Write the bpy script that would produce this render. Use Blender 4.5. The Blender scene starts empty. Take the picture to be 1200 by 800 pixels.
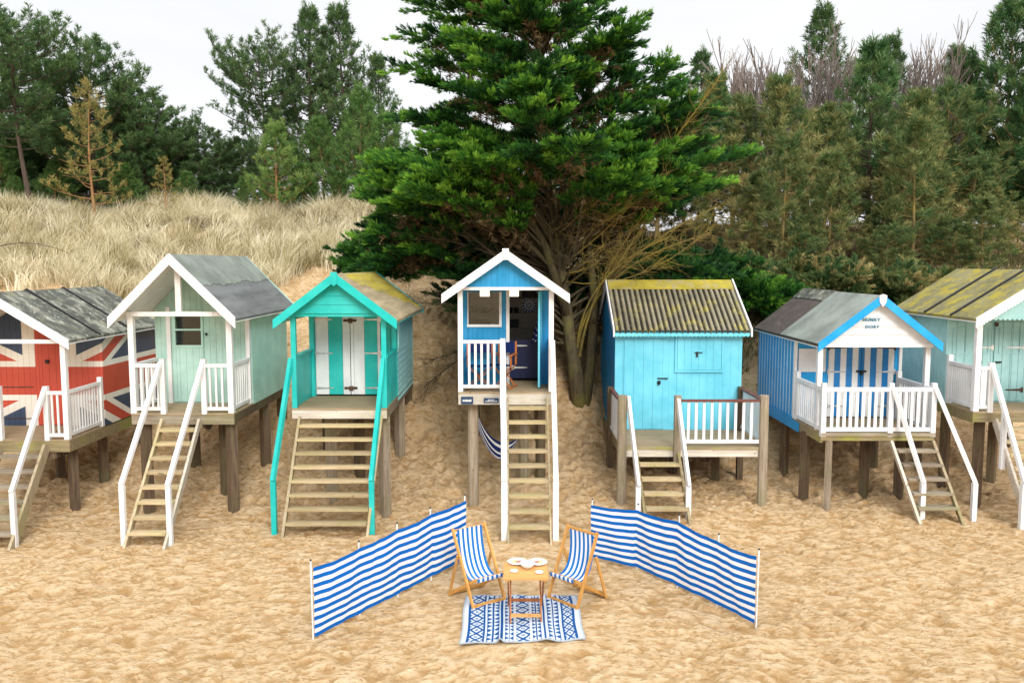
import bpy, math, random
import numpy as np
from mathutils import Vector, Matrix

random.seed(7)
rng = np.random.default_rng(11)
scene = bpy.context.scene
COL = scene.collection
R = math.radians

# ------------------------------------------------------------------ camera
CAM_H, FPX, PITCH = 4.8, 967.0, math.atan(90 / 967.0)
cp, sp = math.cos(PITCH), math.sin(PITCH)

def ray(px, py):
    xr, yr = (px - 600) / FPX, (400 - py) / FPX
    return xr, cp + yr * sp, -sp + yr * cp

def at(px, py, Y):
    """world point seen at (px,py) of the 1200x800 photo at depth Y"""
    a, b, c = ray(px, py)
    t = Y / b
    return Vector((a * t, Y, CAM_H + c * t))

def gnd(px, py, z=0.0):
    a, b, c = ray(px, py)
    t = (z - CAM_H) / c
    return Vector((a * t, b * t, z))

cam_d = bpy.data.cameras.new('camera')
cam = bpy.data.objects.new('camera', cam_d)
COL.objects.link(cam)
cam.location = (0, 0, CAM_H)
cam.rotation_euler = (R(90) - PITCH, 0, 0)
cam_d.sensor_width = 36
cam_d.lens = 36 * FPX / 1200
cam_d.clip_start, cam_d.clip_end = 0.1, 3000
scene.camera = cam

# ------------------------------------------------------------------ materials
def new_mat(name):
    m = bpy.data.materials.new(name)
    m.use_nodes = True
    nt = m.node_tree
    b = nt.nodes['Principled BSDF']
    return m, nt, b

def N(nt, typ, **kw):
    n = nt.nodes.new(typ)
    for k, v in kw.items():
        setattr(n, k, v)
    return n

def math_n(nt, op, a, b=None, c=None):
    n = nt.nodes.new('ShaderNodeMath'); n.operation = op
    for i, x in enumerate((a, b, c)):
        if x is None: continue
        if isinstance(x, (int, float)): n.inputs[i].default_value = x
        else: nt.links.new(x, n.inputs[i])
    return n.outputs[0]

def mix_col(nt, fac, a, b, mode='MIX'):
    n = nt.nodes.new('ShaderNodeMix'); n.data_type = 'RGBA'; n.blend_type = mode
    for sock, x in ((n.inputs[0], fac), (n.inputs[6], a), (n.inputs[7], b)):
        if isinstance(x, (int, float)): sock.default_value = x
        elif isinstance(x, tuple): sock.default_value = (*x, 1) if len(x) == 3 else x
        else: nt.links.new(x, sock)
    return n.outputs[2]

def noise(nt, scale, detail=4, rough=.55, vec=None, stretch=None, coord='Object'):
    if vec is None:
        tc = nt.nodes.new('ShaderNodeTexCoord'); vec = tc.outputs[coord]
    if stretch:
        mp = nt.nodes.new('ShaderNodeMapping'); mp.inputs['Scale'].default_value = stretch
        nt.links.new(vec, mp.inputs['Vector']); vec = mp.outputs[0]
    n = nt.nodes.new('ShaderNodeTexNoise')
    n.inputs['Scale'].default_value = scale; n.inputs['Detail'].default_value = detail
    n.inputs['Roughness'].default_value = rough
    nt.links.new(vec, n.inputs['Vector'])
    return n.outputs['Fac']

def ramp(nt, fac, lo, hi):
    n = nt.nodes.new('ShaderNodeMapRange'); n.interpolation_type = 'SMOOTHSTEP'
    n.inputs[1].default_value = lo; n.inputs[2].default_value = hi
    nt.links.new(fac, n.inputs[0])
    return n.outputs[0]

def bump(nt, b, h, strength=.2, dist=.01):
    n = nt.nodes.new('ShaderNodeBump')
    n.inputs['Strength'].default_value = strength; n.inputs['Distance'].default_value = dist
    nt.links.new(h, n.inputs['Height']); nt.links.new(n.outputs[0], b.inputs['Normal'])

def paint(name, rgb, wear=.35, dirt=(.20, .17, .12), rough=.5, fade=.10):
    m, nt, b = new_mat(name)
    n1 = noise(nt, 2.2, 5, .6)
    streak = noise(nt, 1.0, 5, .65, stretch=(9, 9, .9))
    fine = noise(nt, 26, 5, .7, stretch=(1, 1, .35))
    lighter = tuple(min(.86, c + (0.82 - c) * fade) for c in rgb)
    darker = tuple(c * .84 for c in rgb)
    c = mix_col(nt, ramp(nt, n1, .3, .7), darker, lighter)
    c = mix_col(nt, math_n(nt, 'MULTIPLY', ramp(nt, streak, .5, .8), wear), c, dirt)
    c = mix_col(nt, math_n(nt, 'MULTIPLY', ramp(nt, fine, .62, .8), wear * 1.0), c, dirt)
    chip = noise(nt, 7, 9, .78, stretch=(1, 1, .45))
    c = mix_col(nt, math_n(nt, 'MULTIPLY', ramp(nt, chip, .655, .675), min(1, wear * 2.4)), c, (.34, .29, .23))
    oi = nt.nodes.new('ShaderNodeObjectInfo')
    v = math_n(nt, 'MULTIPLY_ADD', oi.outputs['Random'], .10, .94)
    hs = nt.nodes.new('ShaderNodeHueSaturation'); nt.links.new(c, hs.inputs['Color']); nt.links.new(v, hs.inputs['Value'])
    nt.links.new(hs.outputs[0], b.inputs['Base Color'])
    b.inputs['Roughness'].default_value = rough
    b.inputs['Specular IOR Level'].default_value = .3
    bump(nt, b, fine, .35, .006)
    return m

def wood(name, c1, c2, axis='x', algae=None, alg=.5, dark=(.05, .035, .022), rough=.8):
    m, nt, b = new_mat(name)
    st = {'x': (1.2, 16, 16), 'y': (16, 1.2, 16), 'z': (16, 16, 1.2)}[axis]
    g = noise(nt, 1.6, 6, .65, stretch=st)
    l = noise(nt, 1.3, 4, .6)
    k = noise(nt, 11, 3, .5)
    c = mix_col(nt, ramp(nt, g, .3, .7), c1, c2)
    c = mix_col(nt, math_n(nt, 'MULTIPLY', ramp(nt, k, .66, .74), .7), c, dark)
    if algae:
        c = mix_col(nt, math_n(nt, 'MULTIPLY', ramp(nt, l, .44, .66), alg), c, algae)
    oi = nt.nodes.new('ShaderNodeObjectInfo')
    v = math_n(nt, 'MULTIPLY_ADD', oi.outputs['Random'], .32, .84)
    hs = nt.nodes.new('ShaderNodeHueSaturation'); nt.links.new(c, hs.inputs['Color']); nt.links.new(v, hs.inputs['Value'])
    nt.links.new(hs.outputs[0], b.inputs['Base Color'])
    b.inputs['Roughness'].default_value = rough
    b.inputs['Specular IOR Level'].default_value = .2
    bump(nt, b, g, .5, .01)
    return m

def felt(name, base, lichens, amount=.5, fine_amt=.5, stretch=None):
    """roof covering: base felt with patches of lichen colours [(rgb, lo, hi, scale)]"""
    m, nt, b = new_mat(name)
    f = noise(nt, 45, 4, .7)
    l = noise(nt, 1.4, 5, .65, stretch=stretch)
    c = mix_col(nt, ramp(nt, l, .3, .7), tuple(x * .72 for x in base), tuple(min(1, x * 1.25) for x in base))
    c = mix_col(nt, math_n(nt, 'MULTIPLY', ramp(nt, f, .4, .75), fine_amt), c, tuple(x * .45 for x in base))
    for rgb, lo, hi, sc in lichens:
        t = noise(nt, sc, 8, .72)
        c = mix_col(nt, math_n(nt, 'MULTIPLY', ramp(nt, t, lo, hi), amount), c, rgb)
    nt.links.new(c, b.inputs['Base Color'])
    b.inputs['Roughness'].default_value = .9
    b.inputs['Specular IOR Level'].default_value = .2
    bump(nt, b, f, .5, .012)
    return m

def plain(name, rgb, rough=.6, metal=0, var=.12, spec=.3):
    m, nt, b = new_mat(name)
    n1 = noise(nt, 14, 4, .6)
    c = mix_col(nt, ramp(nt, n1, .3, .7), tuple(x * (1 - var) for x in rgb), tuple(min(1, x * (1 + var)) for x in rgb))
    nt.links.new(c, b.inputs['Base Color'])
    b.inputs['Roughness'].default_value = rough; b.inputs['Metallic'].default_value = metal
    b.inputs['Specular IOR Level'].default_value = spec
    return m

def cloth(name, rgb):
    m, nt, b = new_mat(name)
    n1 = noise(nt, 120, 2, .6)
    n2 = noise(nt, 3, 3, .6)
    c = mix_col(nt, n2, tuple(x * .9 for x in rgb), tuple(min(1, x * 1.08) for x in rgb))
    nt.links.new(c, b.inputs['Base Color'])
    b.inputs['Roughness'].default_value = .9; b.inputs['Specular IOR Level'].default_value = .1
    bump(nt, b, n1, .3, .003)
    tr = nt.nodes.new('ShaderNodeBsdfTranslucent'); nt.links.new(c, tr.inputs[0])
    mx = nt.nodes.new('ShaderNodeMixShader'); mx.inputs[0].default_value = .22
    nt.links.new(b.outputs[0], mx.inputs[1]); nt.links.new(tr.outputs[0], mx.inputs[2])
    nt.links.new(mx.outputs[0], nt.nodes['Material Output'].inputs[0])
    return m

def leaf(name, cols, transl=.25):
    """foliage; 'tint' attribute 0..1 runs along cols"""
    m, nt, b = new_mat(name)
    a = nt.nodes.new('ShaderNodeAttribute'); a.attribute_name = 'tint'
    cr = nt.nodes.new('ShaderNodeValToRGB')
    el = cr.color_ramp.elements
    while len(el) < len(cols): el.new(.5)
    for i, c in enumerate(cols):
        el[i].position = i / (len(cols) - 1); el[i].color = (*c, 1)
    nt.links.new(a.outputs['Fac'], cr.inputs[0])
    nt.links.new(cr.outputs[0], b.inputs['Base Color'])
    b.inputs['Roughness'].default_value = .65; b.inputs['Specular IOR Level'].default_value = .2
    tr = nt.nodes.new('ShaderNodeBsdfTranslucent'); nt.links.new(cr.outputs[0], tr.inputs[0])
    mx = nt.nodes.new('ShaderNodeMixShader'); mx.inputs[0].default_value = transl
    nt.links.new(b.outputs[0], mx.inputs[1]); nt.links.new(tr.outputs[0], mx.inputs[2])
    nt.links.new(mx.outputs[0], nt.nodes['Material Output'].inputs[0])
    return m

M = {}
M['white'] = paint('white_paint', (.80, .80, .79), .42, (.42, .38, .29), .45, .05)
M['white_clean'] = paint('clean_white_paint', (.82, .83, .84), .24, (.5, .47, .4), .45, .05)
M['mint'] = paint('mint_paint', (.42, .66, .58), .26, (.22, .30, .22), .5)
M['mint_side'] = paint('mint_side_paint', (.42, .67, .58), .24, (.25, .33, .24), .5)
M['turq'] = paint('turquoise_paint', (.005, .53, .49), .22, (.01, .24, .21), .42, .04)
M['pale'] = paint('pale_duck_egg_paint', (.42, .86, .83), .14, (.22, .36, .33), .5)
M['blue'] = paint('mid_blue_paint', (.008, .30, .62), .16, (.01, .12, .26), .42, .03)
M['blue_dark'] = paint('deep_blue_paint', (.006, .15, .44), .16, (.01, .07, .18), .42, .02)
M['navy'] = paint('navy_paint', (.010, .016, .075), .15, (.02, .02, .04), .45, .01)
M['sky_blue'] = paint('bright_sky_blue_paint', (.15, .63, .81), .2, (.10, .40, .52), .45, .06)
M['azure'] = paint('azure_paint', (.004, .36, .80), .2, (.01, .16, .38), .4, .03)
M['egg'] = paint('duck_egg_paint', (.34, .62, .62), .34, (.24, .36, .34), .5)
M['stripe_blue'] = paint('stripe_blue_paint', (.008, .22, .58), .12, (.01, .1, .26), .42, .03)
M['white_brown'] = paint('brown_rail_paint', (.16, .05, .035), .2, (.05, .03, .02), .5, .02)
M['deck'] = wood('deck_wood', (.30, .215, .125), (.42, .325, .21), 'x', (.22, .20, .08), .35)
M['step'] = wood('step_wood', (.40, .30, .17), (.56, .46, .28), 'x', (.34, .31, .11), .45)
M['greywood'] = wood('grey_step_wood', (.22, .175, .125), (.36, .31, .235), 'x', (.20, .20, .08), .5)
M['string'] = wood('stringer_wood', (.33, .26, .16), (.48, .41, .28), 'z', (.30, .28, .10), .55)
M['whitewood'] = wood('silvered_board_wood', (.47, .42, .35), (.62, .58, .50), 'x', (.38, .34, .2), .35)
M['stilt'] = wood('stilt_wood', (.075, .05, .032), (.16, .112, .072), 'z', (.13, .13, .055), .4)
M['stilt_pale'] = wood('pale_stilt_wood', (.22, .17, .12), (.36, .30, .225), 'z', (.20, .20, .09), .45)
M['mossy'] = wood('mossy_beam_wood', (.20, .155, .085), (.32, .265, .15), 'x', (.27, .27, .055), .8)
M['teak'] = wood('varnished_wood', (.46, .22, .055), (.60, .32, .09), 'z', None, 0, (.3, .14, .04), .45)
M['teak_x'] = wood('varnished_table_wood', (.46, .23, .075), (.56, .31, .11), 'x', None, 0, (.35, .16, .05), .42)
M['teak_dark'] = wood('reddish_leg_wood', (.26, .085, .03), (.38, .15, .05), 'z', None, 0, (.15, .05, .02), .45)
M['chairwood'] = wood('orange_chair_wood', (.34, .10, .03), (.48, .17, .05), 'z', None, 0, (.2, .06, .02), .45)
M['metal'] = plain('galvanised_metal', (.55, .56, .56), .4, .7, .2, .5)
M['rust'] = plain('rusty_metal', (.10, .055, .035), .6, .4, .4)
M['black'] = plain('black_iron', (.02, .02, .02), .45, .2, .3)
M['dark'] = plain('dark_things', (.03, .03, .035), .5, 0, .3)
M['cream'] = plain('cream_paint', (.62, .56, .46), .6, 0, .08)
M['cream_card'] = plain('cream_card', (.80, .74, .64), .6, 0, .03)
M['cream_wall'] = plain('cream_boards', (.50, .45, .38), .7, 0, .1)
M['china'] = plain('white_china', (.82, .82, .82), .2, 0, .03, .5)
M['china_blue'] = plain('blue_china_glaze', (.06, .14, .42), .2, 0, .3, .5)
M['salmon'] = plain('salmon_food', (.55, .17, .12), .5, 0, .4)
M['salad'] = plain('pale_food', (.62, .55, .28), .5, 0, .3)
M['navy_cloth'] = cloth('navy_cloth', (.014, .03, .13))
M['white_cloth'] = cloth('white_cloth', (.84, .84, .85))
M['blue_cloth'] = cloth('blue_cloth', (.006, .13, .50))
M['chair_blue'] = cloth('chair_blue_cloth', (.012, .17, .52))
M['rug_blue'] = cloth('rug_blue_weave', (.012, .085, .27))
M['rug_white'] = cloth('rug_white_weave', (.62, .68, .74))
M['rug_edge'] = cloth('rug_grey_edge', (.42, .46, .50))
M['plate_navy'] = plain('navy_sign_plate', (.02, .05, .11), .4, 0, .1)
M['letter'] = plain('white_lettering', (.75, .75, .75), .5, 0, .05)
M['letter_blue'] = plain('teal_blue_lettering', (.006, .20, .34), .5, 0, .05)
M['bark'] = wood('pine_bark', (.055, .038, .03), (.12, .085, .065), 'z', (.10, .10, .06), .3)
M['bark_orange'] = wood('orange_pine_bark', (.27, .135, .055), (.40, .23, .10), 'z', None, 0, (.12, .07, .04))
M['bark_ochre'] = wood('lichen_pine_bark', (.13, .095, .05), (.24, .185, .08), 'z', (.36, .27, .03), .6)
M['bark_cyp'] = wood('cypress_bark', (.055, .042, .026), (.12, .095, .05), 'z', (.19, .18, .04), .6)
M['twig_yellow'] = wood('lichen_twig_bark', (.14, .105, .04), (.26, .195, .055), 'z', (.36, .27, .03), .5)
M['twig'] = wood('bare_twig_bark', (.055, .044, .026), (.115, .09, .048), 'z')
M['bare'] = wood('bare_tree_bark', (.16, .13, .12), (.27, .23, .21), 'z', (.22, .13, .05), .3)

# glass
m, nt, b = new_mat('window_glass')
b.inputs['Base Color'].default_value = (.85, .9, .9, 1); b.inputs['Roughness'].default_value = .03
b.inputs['Transmission Weight'].default_value = 1; b.inputs['IOR'].default_value = 1.45
M['glass'] = m

# roofs
M['roof_grey_lichen'] = felt('grey_lichen_felt', (.085, .09, .075), [((.34, .34, .27), .46, .62, 3.5), ((.30, .26, .06), .58, .70, 2.2), ((.62, .61, .52), .58, .64, 8)], .62)
M['roof_slate'] = felt('slate_grey_felt', (.155, .165, .165), [((.25, .27, .25), .55, .75, 2.5)], .5, .3, (3, .5, 3))
M['roof_sheet'] = felt('grey_green_felt_sheet', (.215, .245, .215), [((.12, .13, .11), .56, .7, 3)], .6, .3)
M['roof_tan'] = felt('tan_board_felt', (.38, .31, .19), [((.20, .17, .12), .55, .7, 3)], .7, .35, (6, .5, 6))
M['lichen'] = felt('yellow_lichen', (.40, .33, .045), [((.36, .31, .16), .50, .62, 4), ((.24, .22, .14), .54, .66, 8)], .85)
M['lichen_thin'] = felt('mossy_yellow_lichen', (.44, .36, .05), [((.36, .30, .16), .48, .64, 3), ((.58, .48, .03), .55, .66, 2.2)], .85, .4, (6, .5, 6))
M['roof_corr'] = felt('shaded_lichen_corrugated_sheet', (.085, .075, .055), [((.33, .29, .06), .50, .66, 3.2), ((.30, .28, .20), .56, .68, 8)], .7, .5, (1, .4, 1))  # lichen patches on a base darkened as painted valley shade
M['roof_corr_lit_crest'] = felt('lit_lichen_sheet_crest', (.27, .245, .17), [((.44, .38, .07), .50, .66, 3.2), ((.16, .14, .09), .52, .66, 5)], .8, .4, (1, .4, 1))  # lichened sheet, lightened to paint light on the crests
M['roof_black'] = felt('weathered_black_felt', (.10, .082, .072), [((.22, .18, .15), .52, .7, 3)], .6, .5, (.6, 8, 8))
M['roof_greygreen'] = felt('smooth_grey_felt', (.25, .28, .25), [((.14, .16, .13), .58, .74, 3)], .6, .2)
M['roof_mossy'] = felt('mossy_yellow_felt', (.22, .20, .10), [((.38, .31, .025), .45, .62, 3.5), ((.13, .145, .09), .54, .66, 6), ((.55, .50, .36), .64, .7, 12)], .8)

# union jack paint, by flag coordinates kept in the UV map (metres)
m, nt, b = new_mat('union_flag_paint')
uvn = nt.nodes.new('ShaderNodeUVMap'); uvn.uv_map = 'flag'
sx = nt.nodes.new('ShaderNodeSeparateXYZ'); nt.links.new(uvn.outputs[0], sx.inputs[0])
au = math_n(nt, 'ABSOLUTE', sx.outputs[0]); av = math_n(nt, 'ABSOLUTE', sx.outputs[1])
KD = .47
dg = math_n(nt, 'MULTIPLY', math_n(nt, 'SUBTRACT', av, math_n(nt, 'MULTIPLY', au, KD)), 1 / math.sqrt(1 + KD * KD))
adg = math_n(nt, 'ABSOLUTE', dg)
dgr = math_n(nt, 'ABSOLUTE', math_n(nt, 'ADD', dg, .02))
w_d = math_n(nt, 'LESS_THAN', adg, .235); r_d = math_n(nt, 'LESS_THAN', dgr, .10)
w_c = math_n(nt, 'MAXIMUM', math_n(nt, 'LESS_THAN', au, .53), math_n(nt, 'LESS_THAN', av, .39))
r_c = math_n(nt, 'MAXIMUM', math_n(nt, 'LESS_THAN', au, .28), math_n(nt, 'LESS_THAN', av, .28))
nn = noise(nt, 3, 5, .6); fine = noise(nt, 26, 5, .7, stretch=(1, 1, .35))
red = mix_col(nt, nn, (.40, .042, .022), (.54, .080, .042)); nav = mix_col(nt, nn, (.022, .040, .085), (.042, .072, .13))
wht = mix_col(nt, nn, (.66, .62, .54), (.78, .75, .68))
c = mix_col(nt, w_d, nav, wht); c = mix_col(nt, r_d, c, red); c = mix_col(nt, w_c, c, wht); c = mix_col(nt, r_c, c, red)
c = mix_col(nt, math_n(nt, 'MULTIPLY', ramp(nt, fine, .62, .8), .35), c, (.2, .15, .12))
nt.links.new(c, b.inputs['Base Color']); b.inputs['Roughness'].default_value = .55
bump(nt, b, fine, .35, .006)
M['flag'] = m

# sand
m, nt, b = new_mat('sand')
n1 = noise(nt, .35, 4, .6); n2 = noise(nt, 4.5, 6, .65); n3 = noise(nt, 160, 3, .7); n4 = noise(nt, 14, 6, .7)
c = mix_col(nt, ramp(nt, n2, .32, .68), (.70, .495, .275), (.85, .65, .42))
c = mix_col(nt, math_n(nt, 'MULTIPLY', ramp(nt, n1, .40, .70), .5), c, (.72, .53, .32))
c = mix_col(nt, math_n(nt, 'MULTIPLY', ramp(nt, n4, .56, .66), .5), c, (.50, .31, .14))
c = mix_col(nt, math_n(nt, 'MULTIPLY', n3, .2), c, (.40, .26, .13))
def streak_noise(rot, sc):
    tcx = nt.nodes.new('ShaderNodeTexCoord'); mp = nt.nodes.new('ShaderNodeMapping'); mp.inputs['Rotation'].default_value = (0, 0, rot); mp.inputs['Scale'].default_value = (1, 2.6, 1)
    nt.links.new(tcx.outputs['Object'], mp.inputs['Vector']); return noise(nt, sc, 5, .62, vec=mp.outputs[0])
tcs = nt.nodes.new('ShaderNodeTexCoord'); sxs = nt.nodes.new('ShaderNodeSeparateXYZ'); nt.links.new(tcs.outputs['Object'], sxs.inputs[0])
side_f = ramp(nt, sxs.outputs[0], -2.0, 2.0)
def two_way(sc):
    mm = nt.nodes.new('ShaderNodeMix'); mm.data_type = 'FLOAT'; nt.links.new(side_f, mm.inputs[0])
    nt.links.new(streak_noise(R(-28), sc), mm.inputs[2]); nt.links.new(streak_noise(R(28), sc), mm.inputs[3]); return mm.outputs[0]
sA = two_way(3.6); sB = two_way(8.5)
c = mix_col(nt, math_n(nt, 'MULTIPLY', ramp(nt, sA, .52, .60), .62), c, (.47, .285, .115))
c = mix_col(nt, math_n(nt, 'MULTIPLY', ramp(nt, sB, .55, .62), .7), c, (.36, .205, .075))
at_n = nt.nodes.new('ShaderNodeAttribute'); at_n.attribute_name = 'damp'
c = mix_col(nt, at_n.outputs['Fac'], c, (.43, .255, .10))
at_l = nt.nodes.new('ShaderNodeAttribute'); at_l.attribute_name = 'litter'
lc = mix_col(nt, n2, (.14, .10, .055), (.30, .24, .13))
c = mix_col(nt, at_l.outputs['Fac'], c, lc)
nt.links.new(c, b.inputs['Base Color']); b.inputs['Roughness'].default_value = .95; b.inputs['Specular IOR Level'].default_value = .1
n5 = noise(nt, 42, 4, .65)
hh = math_n(nt, 'ADD', math_n(nt, 'ADD', math_n(nt, 'MULTIPLY', sB, -1.4), math_n(nt, 'MULTIPLY', n5, .55)), math_n(nt, 'MULTIPLY', n3, .2))
bump(nt, b, hh, 1.0, .06)
M['sand'] = m

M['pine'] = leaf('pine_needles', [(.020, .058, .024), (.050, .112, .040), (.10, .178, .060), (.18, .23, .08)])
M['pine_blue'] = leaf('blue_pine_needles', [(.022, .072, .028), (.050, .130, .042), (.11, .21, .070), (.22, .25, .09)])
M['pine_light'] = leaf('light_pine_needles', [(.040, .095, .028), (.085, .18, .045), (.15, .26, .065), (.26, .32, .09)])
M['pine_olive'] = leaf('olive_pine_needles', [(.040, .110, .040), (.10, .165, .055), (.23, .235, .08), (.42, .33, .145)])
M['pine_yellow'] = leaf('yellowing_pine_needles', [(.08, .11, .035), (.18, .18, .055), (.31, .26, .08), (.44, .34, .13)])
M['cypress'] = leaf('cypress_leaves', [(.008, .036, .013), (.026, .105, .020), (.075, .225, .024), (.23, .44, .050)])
M['cyp_brown'] = leaf('cypress_dead_leaves', [(.05, .035, .02), (.10, .065, .03), (.16, .10, .045), (.22, .15, .07)])
M['marram'] = leaf('marram_blades', [(.13, .115, .045), (.37, .315, .150), (.66, .58, .385), (.85, .79, .61)], .3)
M['scrub'] = leaf('scrub_blades', [(.045, .060, .018), (.12, .10, .045), (.22, .17, .08), (.36, .28, .15)], .2)

# ------------------------------------------------------------------ mesh helpers
class MB:
    def __init__(self): self.v, self.f, self.m = [], [], []
    def add(self, vs, fs, mi=0):
        o = len(self.v); self.v += [tuple(v) for v in vs]
        self.f += [tuple(i + o for i in f) for f in fs]; self.m += [mi] * len(fs)
        return self
    def box(self, x0, x1, y0, y1, z0, z1, mi=0):
        vs = [(x, y, z) for z in (z0, z1) for y in (y0, y1) for x in (x0, x1)]
        return self.add(vs, [(0, 2, 3, 1), (4, 5, 7, 6), (0, 1, 5, 4), (2, 6, 7, 3), (0, 4, 6, 2), (1, 3, 7, 5)], mi)
    def bar(self, p, q, w, h, mi=0, up=(0, 0, 1)):
        p, q = Vector(p), Vector(q); d = (q - p).normalized(); up = Vector(up)
        s = d.cross(up)
        if s.length < 1e-4: s = d.cross(Vector((0, 1, 0)))
        s.normalize(); u = s.cross(d).normalized()
        vs = [e + s * a * w / 2 + u * c * h / 2 for e in (p, q) for c in (-1, 1) for a in (-1, 1)]
        return self.add(vs, [(0, 2, 3, 1), (4, 5, 7, 6), (0, 1, 5, 4), (2, 6, 7, 3), (0, 4, 6, 2), (1, 3, 7, 5)], mi)
    def tube(self, pts, rads, n=8, mi=0):
        pts = [Vector(p) for p in pts]; o = []
        prev = None
        for i, p in enumerate(pts):
            d = (pts[min(i + 1, len(pts) - 1)] - pts[max(i - 1, 0)]).normalized()
            a = prev if prev is not None else (Vector((1, 0, 0)) if abs(d.x) < .8 else Vector((0, 1, 0)))
            s = (a - d * a.dot(d)).normalized(); u = d.cross(s); prev = s
            for k in range(n):
                t = 2 * math.pi * k / n
                o.append(p + (s * math.cos(t) + u * math.sin(t)) * rads[i])
        fs = []
        for i in range(len(pts) - 1):
            for k in range(n):
                k2 = (k + 1) % n
                fs.append((i * n + k, i * n + k2, (i + 1) * n + k2, (i + 1) * n + k))
        fs.append(tuple(range(n))[::-1]); fs.append(tuple(range((len(pts) - 1) * n, len(pts) * n)))
        return self.add(o, fs, mi)
    def prism_y(self, poly, y0, y1, mi=0):
        n = len(poly)
        vs = [(x, y0, z) for x, z in poly] + [(x, y1, z) for x, z in poly]
        fs = [tuple(range(n)), tuple(range(2 * n - 1, n - 1, -1))] + [(i, i + n, (i + 1) % n + n, (i + 1) % n) for i in range(n)]
        return self.add(vs, fs, mi)
    def prism_x(self, poly, x0, x1, mi=0):
        n = len(poly)
        vs = [(x0, y, z) for y, z in poly] + [(x1, y, z) for y, z in poly]
        fs = [tuple(range(n)), tuple(range(2 * n - 1, n - 1, -1))] + [(i, i + n, (i + 1) % n + n, (i + 1) % n) for i in range(n)]
        return self.add(vs, fs, mi)
    def lathe(self, prof, c, n=20, mi=0):
        o = []; k = len(prof)
        for r, z in prof:
            for i in range(n):
                t = 2 * math.pi * i / n
                o.append((c[0] + r * math.cos(t), c[1] + r * math.sin(t), c[2] + z))
        fs = [(i * n + j, i * n + (j + 1) % n, (i + 1) * n + (j + 1) % n, (i + 1) * n + j) for i in range(k - 1) for j in range(n)]
        return self.add(o, fs, mi)
    def build(self, name, mat, parent=None, smooth=False, uvf=None):
        me = bpy.data.meshes.new(name)
        me.from_pydata(self.v, [], self.f)
        mats = mat if isinstance(mat, (list, tuple)) else [mat]
        for q in mats: me.materials.append(q)
        me.polygons.foreach_set('material_index', self.m)
        if smooth: me.polygons.foreach_set('use_smooth', [True] * len(self.f))
        me.update()
        import bmesh
        bm = bmesh.new(); bm.from_mesh(me); bmesh.ops.recalc_face_normals(bm, faces=bm.faces); bm.to_mesh(me); bm.free()
        if uvf:
            uv = me.uv_layers.new(name='flag')
            for lp in me.loops:
                uv.data[lp.index].uv = uvf(me.vertices[lp.vertex_index].co)
        o = bpy.data.objects.new(name, me); COL.objects.link(o)
        if parent: o.parent = parent
        return o

def np_mesh(name, V, F, mat, parent=None, tint=None, attrs=None, smooth=False):
    V = np.asarray(V, np.float32); F = np.asarray(F, np.int32); k = F.shape[1]
    me = bpy.data.meshes.new(name)
    me.vertices.add(len(V)); me.vertices.foreach_set('co', V.ravel())
    me.loops.add(F.size); me.loops.foreach_set('vertex_index', F.ravel())
    me.polygons.add(len(F)); me.polygons.foreach_set('loop_start', np.arange(0, F.size, k, dtype=np.int32))
    me.polygons.foreach_set('loop_total', np.full(len(F), k, np.int32))
    if smooth: me.polygons.foreach_set('use_smooth', np.ones(len(F), bool))
    me.update(calc_edges=True)
    for nm, arr in ([('tint', tint)] if tint is not None else []) + list((attrs or {}).items()):
        a = me.attributes.new(nm, 'FLOAT', 'POINT'); a.data.foreach_set('value', np.asarray(arr, np.float32))
    me.materials.append(mat)
    o = bpy.data.objects.new(name, me); COL.objects.link(o)
    if parent: o.parent = parent
    return o

def tag(o, label, cat, group=None):
    o['label'] = label; o['category'] = cat
    if group: o['group'] = group
    return o

def thing(name, label, cat, loc, rz=0, group=None):
    o = bpy.data.objects.new(name, None); COL.objects.link(o)
    o.empty_display_size = .2
    o.location = loc; o.rotation_euler = (0, 0, rz)
    return tag(o, label, cat, group)

# ------------------------------------------------------------------ ground
YK = np.array([0, 13.8, 14.6, 15.2, 16.0, 17.0, 17.6, 18.5, 19.5, 20.5, 22.0, 24.0, 27.0, 31.0, 34.0, 38.0, 46, 60])
ZL = np.array([0, 0, .03, .14, .36, .62, .85, 1.5, 2.35, 3.1, 3.9, 4.55, 5.35, 6.45, 6.75, 6.6, 4.0, 3.0])
ZR = np.array([0, .03, .20, .28, .33, .45, .75, 1.4, 2.2, 3.0, 3.9, 4.45, 4.8, 5.4, 6.0, 6.5, 6.0, 3.0])

def sm(t): t = np.clip(t, 0, 1); return t * t * (3 - 2 * t)

def hshift(x):
    return np.interp(x, [-13, -9.2, -7.0, -5.0, -2.2, 0, 1.9, 2.4, 4.6, 5.4, 7.2, 8.4, 12], [.4, .7, .35, .15, .0, .0, .0, .55, .6, .45, .5, .2, .3])

def wob(x, y):
    return (.06 * np.sin(x * .9 + 1.3 * np.sin(y * .6)) + .05 * np.sin(y * 1.1 + x * .5 + 2) + .03 * np.sin(2.1 * x - 1.3 * y + .7))

def ground_z(x, y):
    x = np.asarray(x, float); y = np.asarray(y, float)
    sh = hshift(x) * sm((y - 15.8) / 2.2)
    yy = y - sh
    a = np.interp(yy, YK, ZL); c = np.interp(yy, YK, ZR)
    wl = sm((x + 3) / 8.0)
    wt = sm((x - 1.2) / 2.2)
    w = np.where(y < 18, wt, wl)
    tt = sm((y - 16.5) / 3); w = wt * (1 - tt) + wl * tt
    z = a * (1 - w) + c * w
    z = z + wob(x, y) * np.interp(y, [0, 13, 16, 20, 30], [.35, .35, .7, 1.6, 3.0])
    return z

def smooth_ground(x, y):
    return sum(ground_z(x, y + d) * w for d, w in ((-.5, .2), (-.25, .2), (0, .2), (.25, .2), (.5, .2)))

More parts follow.
